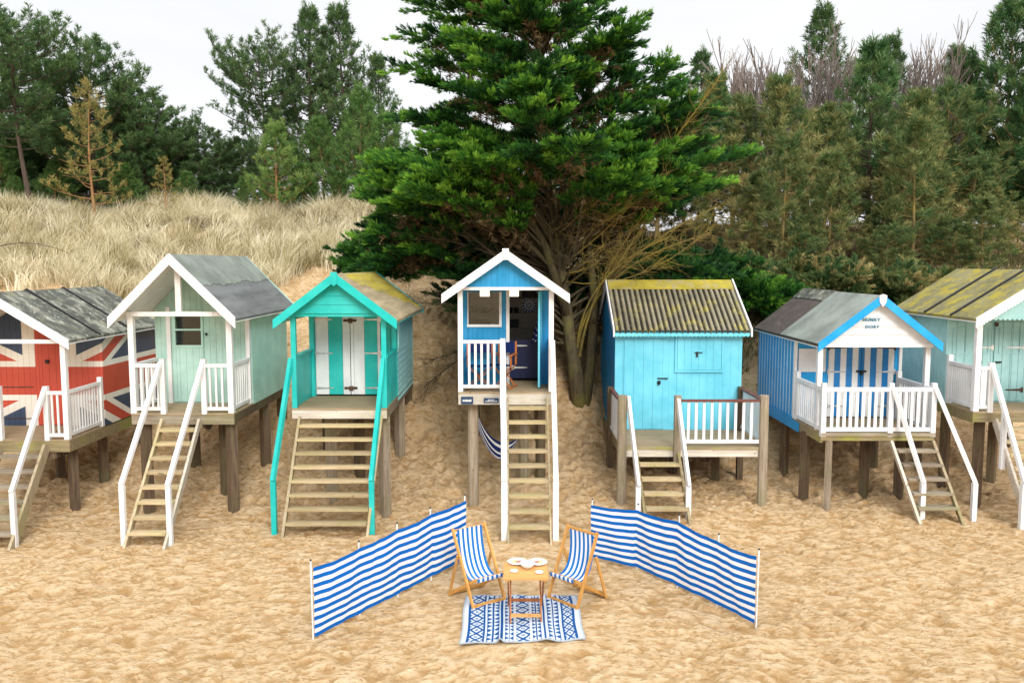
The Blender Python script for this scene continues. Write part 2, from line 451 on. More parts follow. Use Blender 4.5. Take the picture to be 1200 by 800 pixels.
xs = np.concatenate([[-900, -400, -180, -90, -55, -38, -28, -22], np.arange(-18, -9.8, .25), np.arange(-9.8, 9.8, .028), np.arange(9.8, 18, .25), [22, 28, 38, 55, 90, 180, 400, 900]])
ys = np.concatenate([[-300, -120, -50, -20, -8, 0, 4, 6.5], np.arange(7.6, 15.6, .027), np.arange(15.6, 22, .05), np.arange(22, 37, .22), [38, 40, 43, 46, 52, 60, 80, 130, 250, 500, 1500]])
GX, GY = np.meshgrid(xs, ys)
GZ = smooth_ground(GX, GY)
damp = np.zeros_like(GZ)
# footprints and wind hollows, stamped as shallow dents with a raised rim
ix0, ix1 = np.searchsorted(xs, -9.7), np.searchsorted(xs, 9.7)
def stamp(n, ylo, yhi, r0, r1, d0, d1, ang_mu, ang_sd, asp, rim=.2):
    for _ in range(n):
        cx, cy = rng.uniform(-9.6, 9.6), rng.uniform(ylo, yhi)
        r = rng.uniform(r0, r1); d = rng.uniform(d0, d1)
        a = rng.normal(ang_mu if cx < 0 else -ang_mu, ang_sd); s = rng.uniform(*asp)
        rr = r * s * 2.2
        i0, i1 = np.searchsorted(xs, (cx - rr, cx + rr)); j0, j1 = np.searchsorted(ys, (cy - rr, cy + rr))
        if i1 <= i0 or j1 <= j0: continue
        X = GX[j0:j1, i0:i1] - cx; Y = GY[j0:j1, i0:i1] - cy
        u = (X * math.cos(a) + Y * math.sin(a)) / (r * s); v = (-X * math.sin(a) + Y * math.cos(a)) / r
        q = u * u + v * v
        GZ[j0:j1, i0:i1] += d * (-1 / (1 + (q * 1.3) ** 3) + rim * np.exp(-(np.sqrt(q) - 1.3) ** 2 * 9))
        damp[j0:j1, i0:i1] = np.maximum(damp[j0:j1, i0:i1], .95 * (d / d1) ** 1.5 / (1 + (q * 1.9) ** 3))
stamp(5200, 7.6, 16.5, .035, .085, .012, .042, .45, .35, (1.3, 3.0))
stamp(420, 7.6, 15.5, .07, .12, .03, .055, .45, .6, (1.2, 2.2))
stamp(14000, 7.6, 16.0, .018, .042, .008, .024, .4, .5, (1.0, 3.0))
stamp(10000, 15.5, 24, .05, .11, .025, .06, 0, 1.2, (1.0, 1.9))
# broader soft undulation
for k in range(26):
    kx, ky, ph = rng.uniform(.8, 5), rng.uniform(1, 6), rng.uniform(0, 6.28)
    GZ += np.where((GY > 7) & (GY < 24), .007 * np.sin(kx * GX * rng.choice([-1, 1]) + ky * GY + ph) / 1.4, 0)
sg0 = smooth_ground(GX, GY); GZ = np.where(GY < 26, sg0 + .74 * (GZ - sg0), GZ)
flat = sm((1.35 - np.abs(GX - .10)) / .5) * sm((1.15 - np.abs(GY - 10.95)) / .45)
GZ = GZ * (1 - flat) + (smooth_ground(GX, GY) + .12 * (GZ - smooth_ground(GX, GY)) - .012) * flat
litter = sm((GX - 1.0) / 2) * sm((GY - 19.2) / 1.8) + .9 * sm((GY - 33) / 4)
litter = np.maximum(litter, .6 * np.exp(-((GX - 1.2) / 3.0) ** 2) * sm((GY - 19.2) / 1.5) * (1 - sm((GY - 26) / 4)))
litter = np.clip(litter * (.75 + .5 * np.sin(GX * 1.7 + GY) * np.sin(GY * 1.3 - GX * .6)), 0, 1)
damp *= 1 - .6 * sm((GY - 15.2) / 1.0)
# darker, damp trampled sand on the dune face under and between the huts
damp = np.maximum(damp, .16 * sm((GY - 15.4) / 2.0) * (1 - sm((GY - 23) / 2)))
ny, nx = GX.shape
idx = np.arange(nx * ny).reshape(ny, nx)
F = np.stack([idx[:-1, :-1], idx[:-1, 1:], idx[1:, 1:], idx[1:, :-1]], -1).reshape(-1, 4)
gro = np_mesh('sand_ground', np.stack([GX, GY, GZ], -1).reshape(-1, 3), F, M['sand'], attrs={'damp': damp.ravel(), 'litter': litter.ravel()}, smooth=True)
gro['kind'] = 'structure'

def gz(x, y): return float(smooth_ground(np.array([x]), np.array([y]))[0])

# ------------------------------------------------------------------ hut building blocks (hut-local: x across, +y back, z above world zero)
def boards_x(mb, x0, x1, z0, ztop, y, openings=(), bw=.115, gap=.004, th=.02, mi=0, mfun=None, back=True):
    """vertical boards across x at plane y (front face), ztop a function of x"""
    cuts = set(np.round(np.arange(x0, x1 - .02, bw), 4).tolist()) | {x0, x1, 0.0 if x0 < 0 < x1 else x0}
    for o in openings: cuts |= {o[0], o[1]}
    cuts = sorted(c for c in cuts if x0 <= c <= x1)
    for k, (a, c) in enumerate(zip(cuts[:-1], cuts[1:])):
        if c - a < .004: continue
        mid = (a + c) / 2
        segs = [(z0, None)]
        for o in openings:
            if o[0] - 1e-6 <= mid <= o[1] + 1e-6:
                segs = [(z0, o[2]), (o[3], None)]
        for s0, s1 in segs:
            za, zc = (ztop(a), ztop(c)) if s1 is None else (s1, s1)
            if min(za, zc) - s0 < .005 and max(za, zc) - s0 < .005: continue
            mat = mfun(k, mid) if mfun else mi
            g = gap / 2
            mb.prism_y([(a + g, s0), (c - g, s0), (c - g, max(zc, s0 + .002)), (a + g, max(za, s0 + .002))], y, y + th, mat)
            if back: mb.prism_y([(a, s0), (c, s0), (c, max(zc, s0 + .002)), (a, max(za, s0 + .002))], y + th + .001, y + th + .012, mat)

def boards_y(mb, x, sgn, y0, y1, z0, z1, bw=.115, gap=.006, th=.02, mi=0, mfun=None):
    """vertical boards along y, outer face at x, sgn=+1 faces +x"""
    n = max(1, round((y1 - y0) / bw)); w = (y1 - y0) / n
    for k in range(n):
        a, c = y0 + k * w, y0 + (k + 1) * w
        mat = mfun(k, (a + c) / 2) if mfun else mi
        xa, xb = (x - th, x) if sgn > 0 else (x, x + th)
        mb.box(xa, xb, a + gap / 2, c - gap / 2, z0, z1, mat)
        xa, xb = (x - th - .012, x - th - .001) if sgn > 0 else (x + th + .001, x + th + .012)
        mb.box(xa, xb, a, c, z0, z1, mat)

def clap_y(mb, x, sgn, y0, y1, z0, z1, bh=.125, mi=0):
    n = round((z1 - z0) / bh); h = (z1 - z0) / n
    for k in range(n):
        a, c = z0 + k * h, z0 + (k + 1) * h
        pts = [(x - sgn * .03, a), (x + sgn * .012, a), (x - sgn * .020, c), (x - sgn * .03, c)]
        vs = [(px, y, z) for y in (y0, y1) for px, z in pts]
        mb.add(vs, [(0, 1, 2, 3), (7, 6, 5, 4)] + [(i, (i + 1) % 4, (i + 1) % 4 + 4, i + 4) for i in range(4)], mi)

def clap_x(mb, x0f, x1f, z0, z1, y, bh=.125, mi=0):
    """horizontal lapped boards on a front face at y; x0f,x1f functions of z"""
    n = max(1, round((z1 - z0) / bh)); h = (z1 - z0) / n
    for k in range(n):
        a, c = z0 + k * h, z0 + (k + 1) * h
        vs = [(x0f(a), y - .004, a), (x1f(a), y - .004, a), (x1f(c), y + .012, c), (x0f(c), y + .012, c),
              (x0f(a), y + .03, a), (x1f(a), y + .03, a), (x1f(c), y + .03, c), (x0f(c), y + .03, c)]
        mb.add(vs, [(0, 1, 2, 3), (7, 6, 5, 4), (0, 4, 5, 1), (1, 5, 6, 2), (2, 6, 7, 3), (3, 7, 4, 0)], mi)

def gable_roof(root, hw, ov, ze, zr, y0, y1, mat, th=.05, under=None):
    k = (zr - ze) / hw; xo = hw + ov; zo = ze - k * ov
    mb = MB()
    for s in (-1, 1):
        mb.prism_y([(0, zr), (s * xo, zo), (s * xo, zo + th), (0, zr + th)], y0, y1)
    ro = mb.build('roof', mat, root)
    if under:
        mb = MB()
        for s in (-1, 1):
            mb.prism_y([(0, zr - .022), (s * xo, zo - .022), (s * xo, zo - .003), (0, zr - .003)], y0, y1)
        mb.build('soffit', under, ro)
    return ro, k, xo, zo

def barges(root, xo, zo, zr, y, bw, mat, th=.03, lift=.06, scallop=False, drop=0.0):
    for s in (-1, 1):
        top = [(s * .004, zr + lift), (s * (xo + .02), zo + lift)]
        if scallop:
            n = 26; low = []
            for i in range(n):
                for q in (0, .25, .5, .75):
                    t = 1 - (i + q) / n
                    low.append((s * (.004 + (xo + .016) * t), zr + (zo - zr) * t + lift - bw + .0 - .035 * math.sin(math.pi * q)))
            low.append((s * .004, zr + lift - bw))
            poly = top + low
        else:
            poly = top + [(s * (xo + .02), zo + lift - bw - drop), (s * .004, zr + lift - bw)]
        MB().prism_y(poly, y - th, y).build('bargeboard', mat, root)

def railing(root, p, q, z0, h, n, mat, bal=.035, gap0=.08, rail=(.05, .06), top_mat=None, name='railing'):
    p, q = Vector((p[0], p[1], 0)), Vector((q[0], q[1], 0))
    mb = MB()
    u = Vector((0, 0, 1))
    mb.bar(p + u * (z0 + gap0), q + u * (z0 + gap0), rail[0], rail[1])
    if not top_mat: mb.bar(p + u * (z0 + h), q + u * (z0 + h), rail[0] + .02, rail[1])
    d = (q - p).normalized(); sd = Vector((-d.y, d.x, 0))
    for i in range(n):
        t = (i + 1) / (n + 1); c = p.lerp(q, t)
        jit = random.uniform(-.004, .004)
        a = [c + d * e * bal / 2 + sd * f * .012 for e, f in ((-1, -1), (1, -1), (1, 1), (-1, 1))]
        za, zb = z0 + gap0 + rail[1] / 2 + .001, z0 + h - rail[1] / 2 - .001
        vs = [(v.x, v.y, za) for v in a] + [(v.x + jit, v.y, zb) for v in a]
        mb.add(vs, [(3, 2, 1, 0), (4, 5, 6, 7)] + [(j, (j + 1) % 4, (j + 1) % 4 + 4, j + 4) for j in range(4)])
    o = mb.build(name, mat, root)
    if top_mat:
        MB().bar(p + u * (z0 + h), q + u * (z0 + h), rail[0] + .03, rail[1] * .7).build('top_rail', top_mat, o)
    return o

def post(root, x, y, z0, z1, w, mat, name='post', d=None):
    d = d or w
    return MB().box(x - w / 2, x + w / 2, y - d / 2, y + d / 2, z0, z1).build(name, mat, root)

def stilt(root, x, y, z1, w, mat, rot=None):
    wx, wy = root.location.x + x, root.location.y + y
    return MB().tube([(x, y, gz(wx, wy) - .5), (x, y, z1)], [w * .62, w * .60], 4 if rot is None else rot).build('stilt', mat, root)

def stairs(root, xl, xr, ztop, run, zfoot, n, mt, ms, skew=0, sw=.04, sh=.17, tread_w=None, y_top=0, ms2=None):
    mb0 = MB()
    st = bpy.data.objects.new('stairs', None); COL.objects.link(st); st.parent = root; st.empty_display_size = .1
    rise = (ztop - zfoot) / (n + 1)
    for i in range(n):
        t = (i + 1) / (n + 1)
        z = ztop - rise * (i + 1); y = y_top - run * t; dx = skew * t
        j = random.uniform(-.006, .006)
        MB().box(xl + dx + sw, xr + dx - sw, y - .10 + j, y + .10 + j, z - .045, z).build('tread', mt, st)
    for x in (xl + sw / 2, xr - sw / 2):
        MB().bar((x, y_top - .03, ztop - .10), (x + skew, y_top - run - .04, zfoot - .12), sw, sh, up=(0, 1, .5)).build('stringer', (ms2 if (ms2 and x > (xl + xr) / 2) else ms), st)
    return st

def handrail(root, x0, z0, y0, x1, y1, ztop1, zfoot, mat, w=.07, h=.07, newel=.08, nm2=None):
    o = MB().bar((x0, y0, z0), (x1, y1, ztop1), w, h).build('handrail', mat, root)
    MB().box(x1 - newel / 2, x1 + newel / 2, y1 - newel / 2 + .03, y1 + newel / 2 + .03, zfoot - .35, ztop1 - .005).build('newel_post', nm2 or mat, o)
    return o

def strap_hinge(parent, x, y, z, L, mat, s=1):
    mb = MB()
    mb.prism_y([(x, z - .022), (x + s * L, z - .009), (x + s * L, z + .009), (x, z + .022)], y - .012, y - .002)
    mb.box(min(x - s * .045, x), max(x - s * .045, x), y - .014, y - .002, z - .05, z + .05)
    mb.build('hinge', mat, parent)

def hpart(root, name):  # empty-less sub tree helper
    return root

HG = 'beach huts on stilts along the dune'

class Hut:
    """measures a hut from the photograph, at its own real depth"""
    def __init__(s, name, label, Y0, pxl, pxr, deck_y, eave_y, peak_y, cat='beach hut'):
        s.Y0 = Y0
        a, c = at(pxl, deck_y, Y0), at(pxr, deck_y, Y0)
        s.X0 = (a.x + c.x) / 2; s.hw = (c.x - a.x) / 2
        s.zd = a.z; s.ze = at(pxl, eave_y, Y0).z; s.zr = at((pxl + pxr) / 2, peak_y, Y0 - .2).z
        s.root = thing(name, label, cat, (s.X0, Y0, 0), 0, HG)
    def lx(s, px, py, dy=0): return at(px, py, s.Y0 + dy).x - s.X0
    def lz(s, py, dy=0): return at(600, py, s.Y0 + dy).z
    def foot(s, py): # ground row -> (run, z)
        Y = 14.0
        for _ in range(12):
            z = gz(s.X0, Y); Y = gnd(600, py, z).y
        return s.Y0 - Y, z

def deck(root, x0, x1, y0, y1, z, mat, fmat, fh=.17, joist=True, split=None):
    mb = MB(); n = max(1, round((y1 - y0) / .13)); w = (y1 - y0) / n
    for k in range(n):
        mb.box(x0, x1, y0 + k * w + .003, y0 + (k + 1) * w - .003, z - .03, z + random.uniform(-.003, .003))
    o = mb.build('deck', mat, root)
    MB().box(x0 + .002, x1 - .002, y0 + .012, y0 + .052, z - .03 - fh, z - .032).build('fascia', fmat, root)
    return o

def side_beams(root, x0, x1, y0, y1, z, mat, h=.17):
    for x in (x0 + .03, x1 - .03):
        MB().box(x - .028, x + .028, y0, y1, z - h, z).build('bearer', mat, root)

def cabin(root, hw, yf, yb, zd, ze, zr, mf, ms, openings=(), bw=.115, mb_=None, fmf=None, smf=None, clap=False, front=True, side_z0=None, uvs=None):
    k = (zr - ze) / hw
    zt = lambda x: ze + (hw - abs(x)) * k - .03
    if front:
        mb = MB(); boards_x(mb, -hw, hw, zd, zt, yf, openings, bw, mfun=fmf)
        fw = mb.build('front_wall', mf, root, uvf=uvs[0] if uvs else None)
    mb = MB(); boards_x(mb, -hw, hw, zd, zt, yb - .04, (), bw)
    mb.build('back_wall', ms if not isinstance(ms, list) else ms[0], root)
    for s in (-1, 1):
        mb = MB()
        if clap: clap_y(mb, s * hw, s, yf + .034, yb - .042, zd - .05, ze)
        else: boards_y(mb, s * hw, s, yf + .034, yb - .042, zd if side_z0 is None else side_z0, ze, bw, mfun=smf)
        mb.build('side_wall', ms, root, uvf=uvs[1] if uvs else None)
    MB().box(-hw + .035, hw - .035, yf + .035, yb - .045, zd - .06, zd - .005).build('floor', M['deck'], root)

# ================================================================== HUT 1 : union flag hut
h = Hut('beach_hut', 'red white and navy hut painted as a Union flag, lichen spotted grey roof', 14.85, -78, 81, 515, 396, 346)
r = h.root; P, D = 1.35, 2.5
zb = at(60, 446, h.Y0 + P).z
ux = h.lx(59.5, 446, P)
ufr = lambda co: (co.x - ux, co.z - zb)
usd = lambda co: ((h.hw - ux) + (co.y - P), co.z - zb)
cabin(r, h.hw, P, P + D, h.zd, h.ze - .02, h.zr, M['flag'], M['flag'], uvs=(ufr, usd))
ro, k, xo, zo = gable_roof(r, h.hw, .13, h.ze, h.zr, -.12, P + D + .15, M['roof_grey_lichen'], .05, M['white'])
for yb in (1.05, 2.35):
    mb = MB()
    for s in (-1, 1): mb.prism_y([(0, h.zr + .051), (s * xo, zo + .051), (s * xo, zo + .085), (0, h.zr + .085)], yb - .025, yb + .025)
    mb.build('roof_batten', M['black'], ro)
barges(r, xo, zo, h.zr, -.12, .17, M['white'])
MB().box(-h.hw, h.hw, .0, .07, h.ze - .10, h.ze - .03).build('tie_beam', M['white'], r)
for s in (-1, 1): post(r, s * (h.hw - .045), .045, h.zd, h.ze - .031, .09, M['white'])
deck(r, -h.hw, h.hw, 0, P, h.zd, M['deck'], M['mossy'], .2)
side_beams(r, -h.hw, h.hw, .055, P + D, h.zd - .032, M['mossy'], .2)
# door and fittings on the red upright of the flag
dl, dr = ux - .27, ux + .27
mb = MB(); boards_x(mb, dl, dr, h.zd + .02, lambda x: h.zd + 1.72, P - .03, (), .135, back=False, th=.022)
d = mb.build('door', M['flag'], r, uvf=ufr)
MB().lathe([(.0, .02), (.035, .018), (.04, 0), (.035, -.045), (0, -.05)], (ux - .02, P - .06, h.zd + 1.30), 10).build('padlock', M['black'], d)
MB().box(ux - .03, ux + .05, P - .05, P - .031, h.zd + .66, h.zd + .70).build('bolt', M['black'], d)
for zz in (.75, .12):
    MB().box(ux - .95, ux - .35, P - .012, P - .002, h.zd + zz - .008 + .02, h.zd + zz + .008 + .02).build('hinge', M['rust'], r)
xn = h.lx(53, 470)
railing(r, (xn, .035), (h.hw - .09, .035), h.zd, .86, 2, M['white'])
post(r, xn, .035, h.zd - .02, h.zd + .98, .085, M['white'], 'newel_post')
railing(r, (h.hw - .045, .09), (h.hw - .045, P - .06), h.zd, .86, 11, M['white'])
post(r, h.hw - .045, P - .05, h.zd, h.zd + .98, .08, M['white'], 'newel_post')
xn2 = xn - .86
railing(r, (-h.hw + .09, .035), (xn2, .035), h.zd, .86, 9, M['white'])
post(r, xn2, .035, h.zd - .02, h.zd + .98, .085, M['white'], 'newel_post')
run, zf = h.foot(643)
xr_ = h.lx(57, 520); sk = h.lx(14, 640, -run) - xr_
stairs(r, xr_ - .88, xr_, h.zd - .02, run, zf, 6, M['greywood'], M['string'], sk, .05, .2)
handrail(r, xn, h.zd + .93, 0, xn + sk, -run + .1, zf + .95, zf, M['white'])
handrail(r, xn2, h.zd + .93, 0, xn2 + sk, -run + .1, zf + .95, zf, M['white'])
for x, y in ((h.hw - .22, .5), (-h.hw + .25, .5), (h.hw - .35, 1.9), (0, 1.9), (h.hw - .25, 3.5), (-h.hw + .25, 3.5)):
    stilt(r, x, y, h.zd - .19, .17, M['stilt'])
MB().box(h.hw - .48, h.hw - .28, .06, .5, h.zd - .36, h.zd - .205).build('joist', M['stilt'], r)

# ================================================================== HUT 2 : mint hut
h = Hut('beach_hut', 'mint green hut with open white gable porch, king post and torn grey felt roof', 15.0, 153.5, 274, 484, 364, 302)
r = h.root; P, D = 1.15, 2.55
wl, wr = h.lx(206, 380, P), h.lx(236, 380, P)
wz0, wz1 = h.lz(404, P), h.lz(368, P)
cabin(r, h.hw, P, P + D, h.zd - .03, h.ze, h.zr, M['mint'], M['mint_side'], openings=[(wl, wr, wz0, wz1)], bw=.12)
ro, k, xo, zo = gable_roof(r, h.hw, .17, h.ze, h.zr, -.32, P + D + .18, M['roof_slate'], .045, M['white'])
mb = MB()  # felt sheet over the upper slope with a ragged lower edge
n = 60; yy0, yy1 = -.3, P + D + .17
for s in (-1, 1):
    for i in range(n):
        ya, yb_ = yy0 + (yy1 - yy0) * i / n, yy0 + (yy1 - yy0) * (i + 1) / n
        t = .47 + .018 * math.sin(i * .31) + .010 * math.sin(i * 1.3) + .05 * math.exp(-((i - 16) / 3.5) ** 2)
        xx = xo * t; z1 = h.zr + (zo - h.zr) * t
        mb.prism_y([(0, h.zr + .047), (s * xx, z1 + .047), (s * xx, z1 + .062), (0, h.zr + .066)], ya, yb_ - .0005)
mb.build('felt_sheet', M['roof_sheet'], ro)
mb = MB()
for s in (-1, 1):
    mb.prism_y([(0, h.zr + .0), (s * (xo + .012), zo - .02), (s * (xo + .012), zo + .062), (0, h.zr + .075)], P + D + .182, P + D + .205)
mb.build('verge_trim', M['mint'], ro)
barges(r, xo, zo, h.zr, -.32, .20, M['white'], lift=.075)
MB().box(-h.hw, h.hw, -.02, .06, h.ze - .10, h.ze - .02).build('tie_beam', M['white'], r)
MB().box(-.05, .05, -.01, .05, h.ze - .019, h.zr - .04).build('king_post', M['white'], r)
for s in (-1, 1): post(r, s * (h.hw - .05), .05, h.zd, h.ze - .101, .10, M['white'])
deck(r, -h.hw, h.hw, 0, P, h.zd, M['deck'], M['greywood'], .18)
side_beams(r, -h.hw, h.hw, .055, P + D, h.zd - .033, M['stilt'], .16)
dl, dr = h.lx(203, 400, P), h.lx(239, 400, P)
mb = MB(); boards_x(mb, dl, dr, h.zd + .03, lambda x: h.zd + 1.84, P - .03, [(wl, wr, wz0, wz1)], .13, th=.024, back=False)
d = mb.build('door', M['mint'], r)
mb = MB()
for a, c, e, f in ((wl - .04, wr + .04, wz0 - .04, wz0), (wl - .04, wr + .04, wz1, wz1 + .04), (wl - .04, wl, wz0 + .001, wz1 - .001), (wr, wr + .04, wz0 + .001, wz1 - .001), (wl + .001, wr - .001, (wz0 + wz1) / 2 - .018, (wz0 + wz1) / 2 + .018)):
    mb.box(a, c, P - .045, P - .033 + .03, e, f)
wi = mb.build('window', M['mint_side'], d)
MB().box(wl, wr, P - .012, P - .006, wz0, wz1).build('window_pane', M['glass'], d)
MB().lathe([(0, .02), (.02, .018), (.025, 0), (.02, -.03), (0, -.032)], (dr + .06, P - .03, h.lz(391, P)), 8).build('door_knob', M['black'], r)
MB().box(dl - .11, dl - .03, P - .05, P - .003, h.zd + .002, h.zd + 1.9).build('door_frame', M['white'], r)
post(r, h.hw - .05, P - .055, h.zd, h.ze - .02, .08, M['white'])
xs0 = h.lx(155, 470); xn1 = h.lx(191, 470); xn2 = h.lx(239, 470)
railing(r, (-h.hw + .10, .04), (xn1, .04), h.zd, .88, 4, M['white'])
railing(r, (xn2, .04), (h.hw - .1, .04), h.zd, .88, 3, M['white'])
for x in (xn1, xn2): post(r, x, .035, h.zd - .02, h.zd + 1.0, .09, M['white'], 'newel_post')
for s in (-1, 1):
    railing(r, (s * (h.hw - .05), .1), (s * (h.hw - .05), P - .1), h.zd, .88, 7, M['white'])
run, zf = h.foot(641)
xl_, xr_ = h.lx(190, 486), h.lx(236, 486); sk = h.lx(194, 641, -run) - xr_
stairs(r, xl_, xr_, h.zd - .03, run, zf, 8, M['step'], M['string'], sk, .045, .16, ms2=M['whitewood'])
handrail(r, xn1 - .02, h.zd + .93, 0, h.lx(142, 575, -run + .12), -run + .12, zf + 1.03, zf, M['white_clean'])
handrail(r, xn2, h.zd + .93, 0, h.lx(196.5, 575, -run + .12), -run + .12, zf + 1.03, zf, M['white_clean'])
for x, y in ((h.hw - .14, .25), (h.hw - .5, .9), (-h.hw + .15, .25), (h.hw - .1, 2.2), (-h.hw + .3, 2.2), (h.hw - .1, 3.5), (-h.hw + .1, 3.5)):
    stilt(r, x, y, h.zd - .18, .19, M['stilt'])

# ================================================================== HUT 3 : turquoise hut
h = Hut('beach_hut', 'turquoise hut with turquoise and white striped double doors and yellow lichen on its roof', 15.0, 342.5, 453.5, 478, 367, 324)
r = h.root; P, D = 1.45, 2.6
dl, dr = h.lx(366, 420, P), h.lx(449, 420, P); dz1 = h.lz(369, P); dm = h.lx(411, 420, P)
cabin(r, h.hw, P, P + D, h.zd - .05, h.ze, h.zr, M['turq'], M['pale'], clap=True, openings=[(dl, dr, h.zd - .05, dz1)])
gx = h.hw + .30
ro, k, xo, zo = gable_roof(r, h.hw, .22, h.ze, h.zr, -.25, P + D + .16, M['roof_tan'], .05, M['turq'])
mb = MB()
n = 40
for i in range(n):
    ya = -.1 + (P + D + .1) * i / n; yb_ = -.1 + (P + D + .1) * (i + 1) / n
    t0 = 0; 
    w0 = max(0, -.1 + 1.05 * (i / n) + .05 * math.sin(i * .9))
    if i < 6: continue
    for s in (1,):
        ta, tb = .02, min(.97, .12 + w0 * .92)
        mb.prism_y([(xo * ta, h.zr + (zo - h.zr) * ta + .051), (xo * tb, h.zr + (zo - h.zr) * tb + .051), (xo * tb, h.zr + (zo - h.zr) * tb + .056), (xo * ta, h.zr + (zo - h.zr) * ta + .056)], ya, yb_ - .0004)
mb.build('lichen_patch', M['lichen_thin'], ro)
mb = MB()
for s in (-1, 1):
    mb.prism_y([(0, h.zr - .05), (s * (xo + .012), zo - .07), (s * (xo + .012), zo + .06), (0, h.zr + .07)], P + D + .162, P + D + .19)
mb.build('verge_trim', M['turq'], ro)
barges(r, xo, zo, h.zr, -.25, .17, M['turq'], lift=.07)
MB().prism_y([(-.06, h.zr + .08), (.06, h.zr + .08), (.06, h.zr - .12), (0, h.zr - .17), (-.06, h.zr - .12)], -.30, -.281).build('finial', M['turq'], r)
mb = MB(); kk = (h.zr - h.ze) / h.hw
clap_x(mb, lambda z: -min(h.hw + .1, (h.zr - .02 - z) / kk), lambda z: min(h.hw + .1, (h.zr - .02 - z) / kk), h.ze + .0, h.zr - .03, -.05, .15)
mb.build('gable_panel', M['turq'], r)
MB().box(-h.hw, h.hw, -.02, .05, h.ze - .06, h.ze - .002).build('tie_beam', M['turq'], r)
for s in (-1, 1):
    post(r, s * (h.hw - .045), .045, h.zd, h.ze - .061, .09, M['turq'])
    post(r, s * (h.hw - .05), P - .05, h.zd, h.ze - .01, .09, M['turq'])
    mb = MB(); boards_y(mb, s * (h.hw - .01), s, .092, P - .1, h.zd + .0, h.zd + .92, .13)
    mb.build('side_panel', M['turq'], r)
    MB().box(s * (h.hw - .03) - .045, s * (h.hw - .03) + .045, .092, P - .1, h.zd + .922, h.zd + .96).build('top_rail', M['turq'], r)
deck(r, -h.hw, h.hw, -.04, P, h.zd, M['deck'], M['whitewood'], .16)
side_beams(r, -h.hw, h.hw, .03, P + D, h.zd - .033, M['greywood'], .17)
DM = [M['turq'], M['white_clean']]
edges = [h.lx(p, 420, P) for p in (370, 385.5, 402, 415, 427.5, 442.5, 446.5)]
for a, c in ((0, 3), (3, 6)):
    x0, x1 = (edges[0], dm) if a == 0 else (dm, edges[6])
    mb = MB()
    cuts = sorted({x0 + .004, x1 - .004} | {e for e in edges if x0 + .01 < e < x1 - .01})
    for q0, q1 in zip(cuts[:-1], cuts[1:]):
        mid = (q0 + q1) / 2
        j = sum(mid > e for e in edges[1:3] + edges[4:6])
        mat = 1 if j in (0, 2, 4) else 0
        mb.box(q0 + .003, q1 - .003, P - .012, P + .015, h.zd + .03, dz1 - .01, mat)
    d = mb.build('door', DM, r)
    s = 1 if a == 0 else -1; hx = x0 + .02 if a == 0 else x1 - .02
    for zz in (.16, .86, dz1 - h.zd - .09): strap_hinge(d, hx, P - .012, h.zd + zz, .33, M['metal'], s)
for zz in (.16, dz1 - h.zd - .11):
    mb = MB(); mb.box(dm - .13, dm + .13, P - .035, P - .014, h.zd + zz - .022, h.zd + zz + .022); mb.box(dm - .03, dm + .05, P - .05, P - .036, h.zd + zz - .05, h.zd + zz + .04)
    mb.build('bolt', M['rust'], r)
MB().box(dl, h.lx(370, 420, P), P - .03, P + .0, h.zd, dz1).build('door_frame', M['turq'], r)
MB().box(h.hw - .005, h.hw + .018, P + .12, P + .40, h.zd + .95, h.ze - .1).build('shutter', M['pale'], r)
run, zf = h.foot(628)
xl_, xr_ = h.lx(350.5, 480), h.lx(449, 480); sk = h.lx(329.5, 627, -run) - xl_
stairs(r, xl_, xr_, h.zd - .05, run, zf, 8, M['step'], M['string'], sk, .045, .15)
handrail(r, -h.hw + .0, h.zd + .92, 0, h.lx(319.5, 560, -run + .1), -run + .1, zf + .98, zf, M['turq'], .075, .08, .09)
handrail(r, h.hw - .05, h.zd + .92, 0, h.lx(435, 560, -run + .1), -run + .1, zf + .98, zf, M['turq'], .075, .08, .09)
for x, y, mm in ((h.hw - .1, .25, 'stilt_pale'), (-h.hw + .5, .9, 'stilt_pale'), (0.05, 1.6, 'stilt'), (h.hw - .1, 2.4, 'stilt_pale'), (-h.hw + .1, 2.4, 'stilt'), (h.hw - .1, 3.7, 'stilt'), (-h.hw + .1, 3.7, 'stilt')):
    stilt(r, x, y, h.zd - .19, .19, M[mm])

# ================================================================== HUT 4 : central blue hut, open
h = Hut('beach_hut', 'tall narrow blue hut with white trim, its door open, behind the deckchairs', 15.3, 537, 648.5, 459, 338, 296)
r4 = r = h.root; H4 = h; P, D = .95, 2.6
pf = P
wl, wr = h.lx(549, 370, pf), h.lx(585, 370, pf); wz0, wz1 = h.lz(380, pf), h.lz(342, pf)
dl, dr = h.lx(597, 400, pf), h.lx(634, 400, pf); dz1 = h.lz(340, pf)
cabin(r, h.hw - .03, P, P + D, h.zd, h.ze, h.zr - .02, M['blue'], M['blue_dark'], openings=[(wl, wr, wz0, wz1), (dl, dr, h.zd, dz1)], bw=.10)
ro, k, xo, zo = gable_roof(r, h.hw, .26, h.ze + .03, h.zr, -.22, P + D + .15, M['roof_slate'], .045, M['white_clean'])
barges(r, xo, zo, h.zr, -.22, .17, M['white_clean'], lift=.06)
MB().prism_y([(-.06, h.zr + .075), (.06, h.zr + .075), (.06, h.zr - .13), (-.06, h.zr - .13)], -.27, -.251).build('finial', M['white_clean'], r)
mb = MB(); kk = (h.zr - h.ze) / h.hw
boards_x(mb, -h.hw, h.hw, h.ze + .03, lambda x: h.zr - abs(x) * kk - .0, -.03, (), .105)
mb.build('gable_panel', M['blue'], r)
MB().box(-h.hw - .01, h.hw + .01, -.05, .05, h.ze - .03, h.ze + .028).build('tie_beam', M['white_clean'], r)
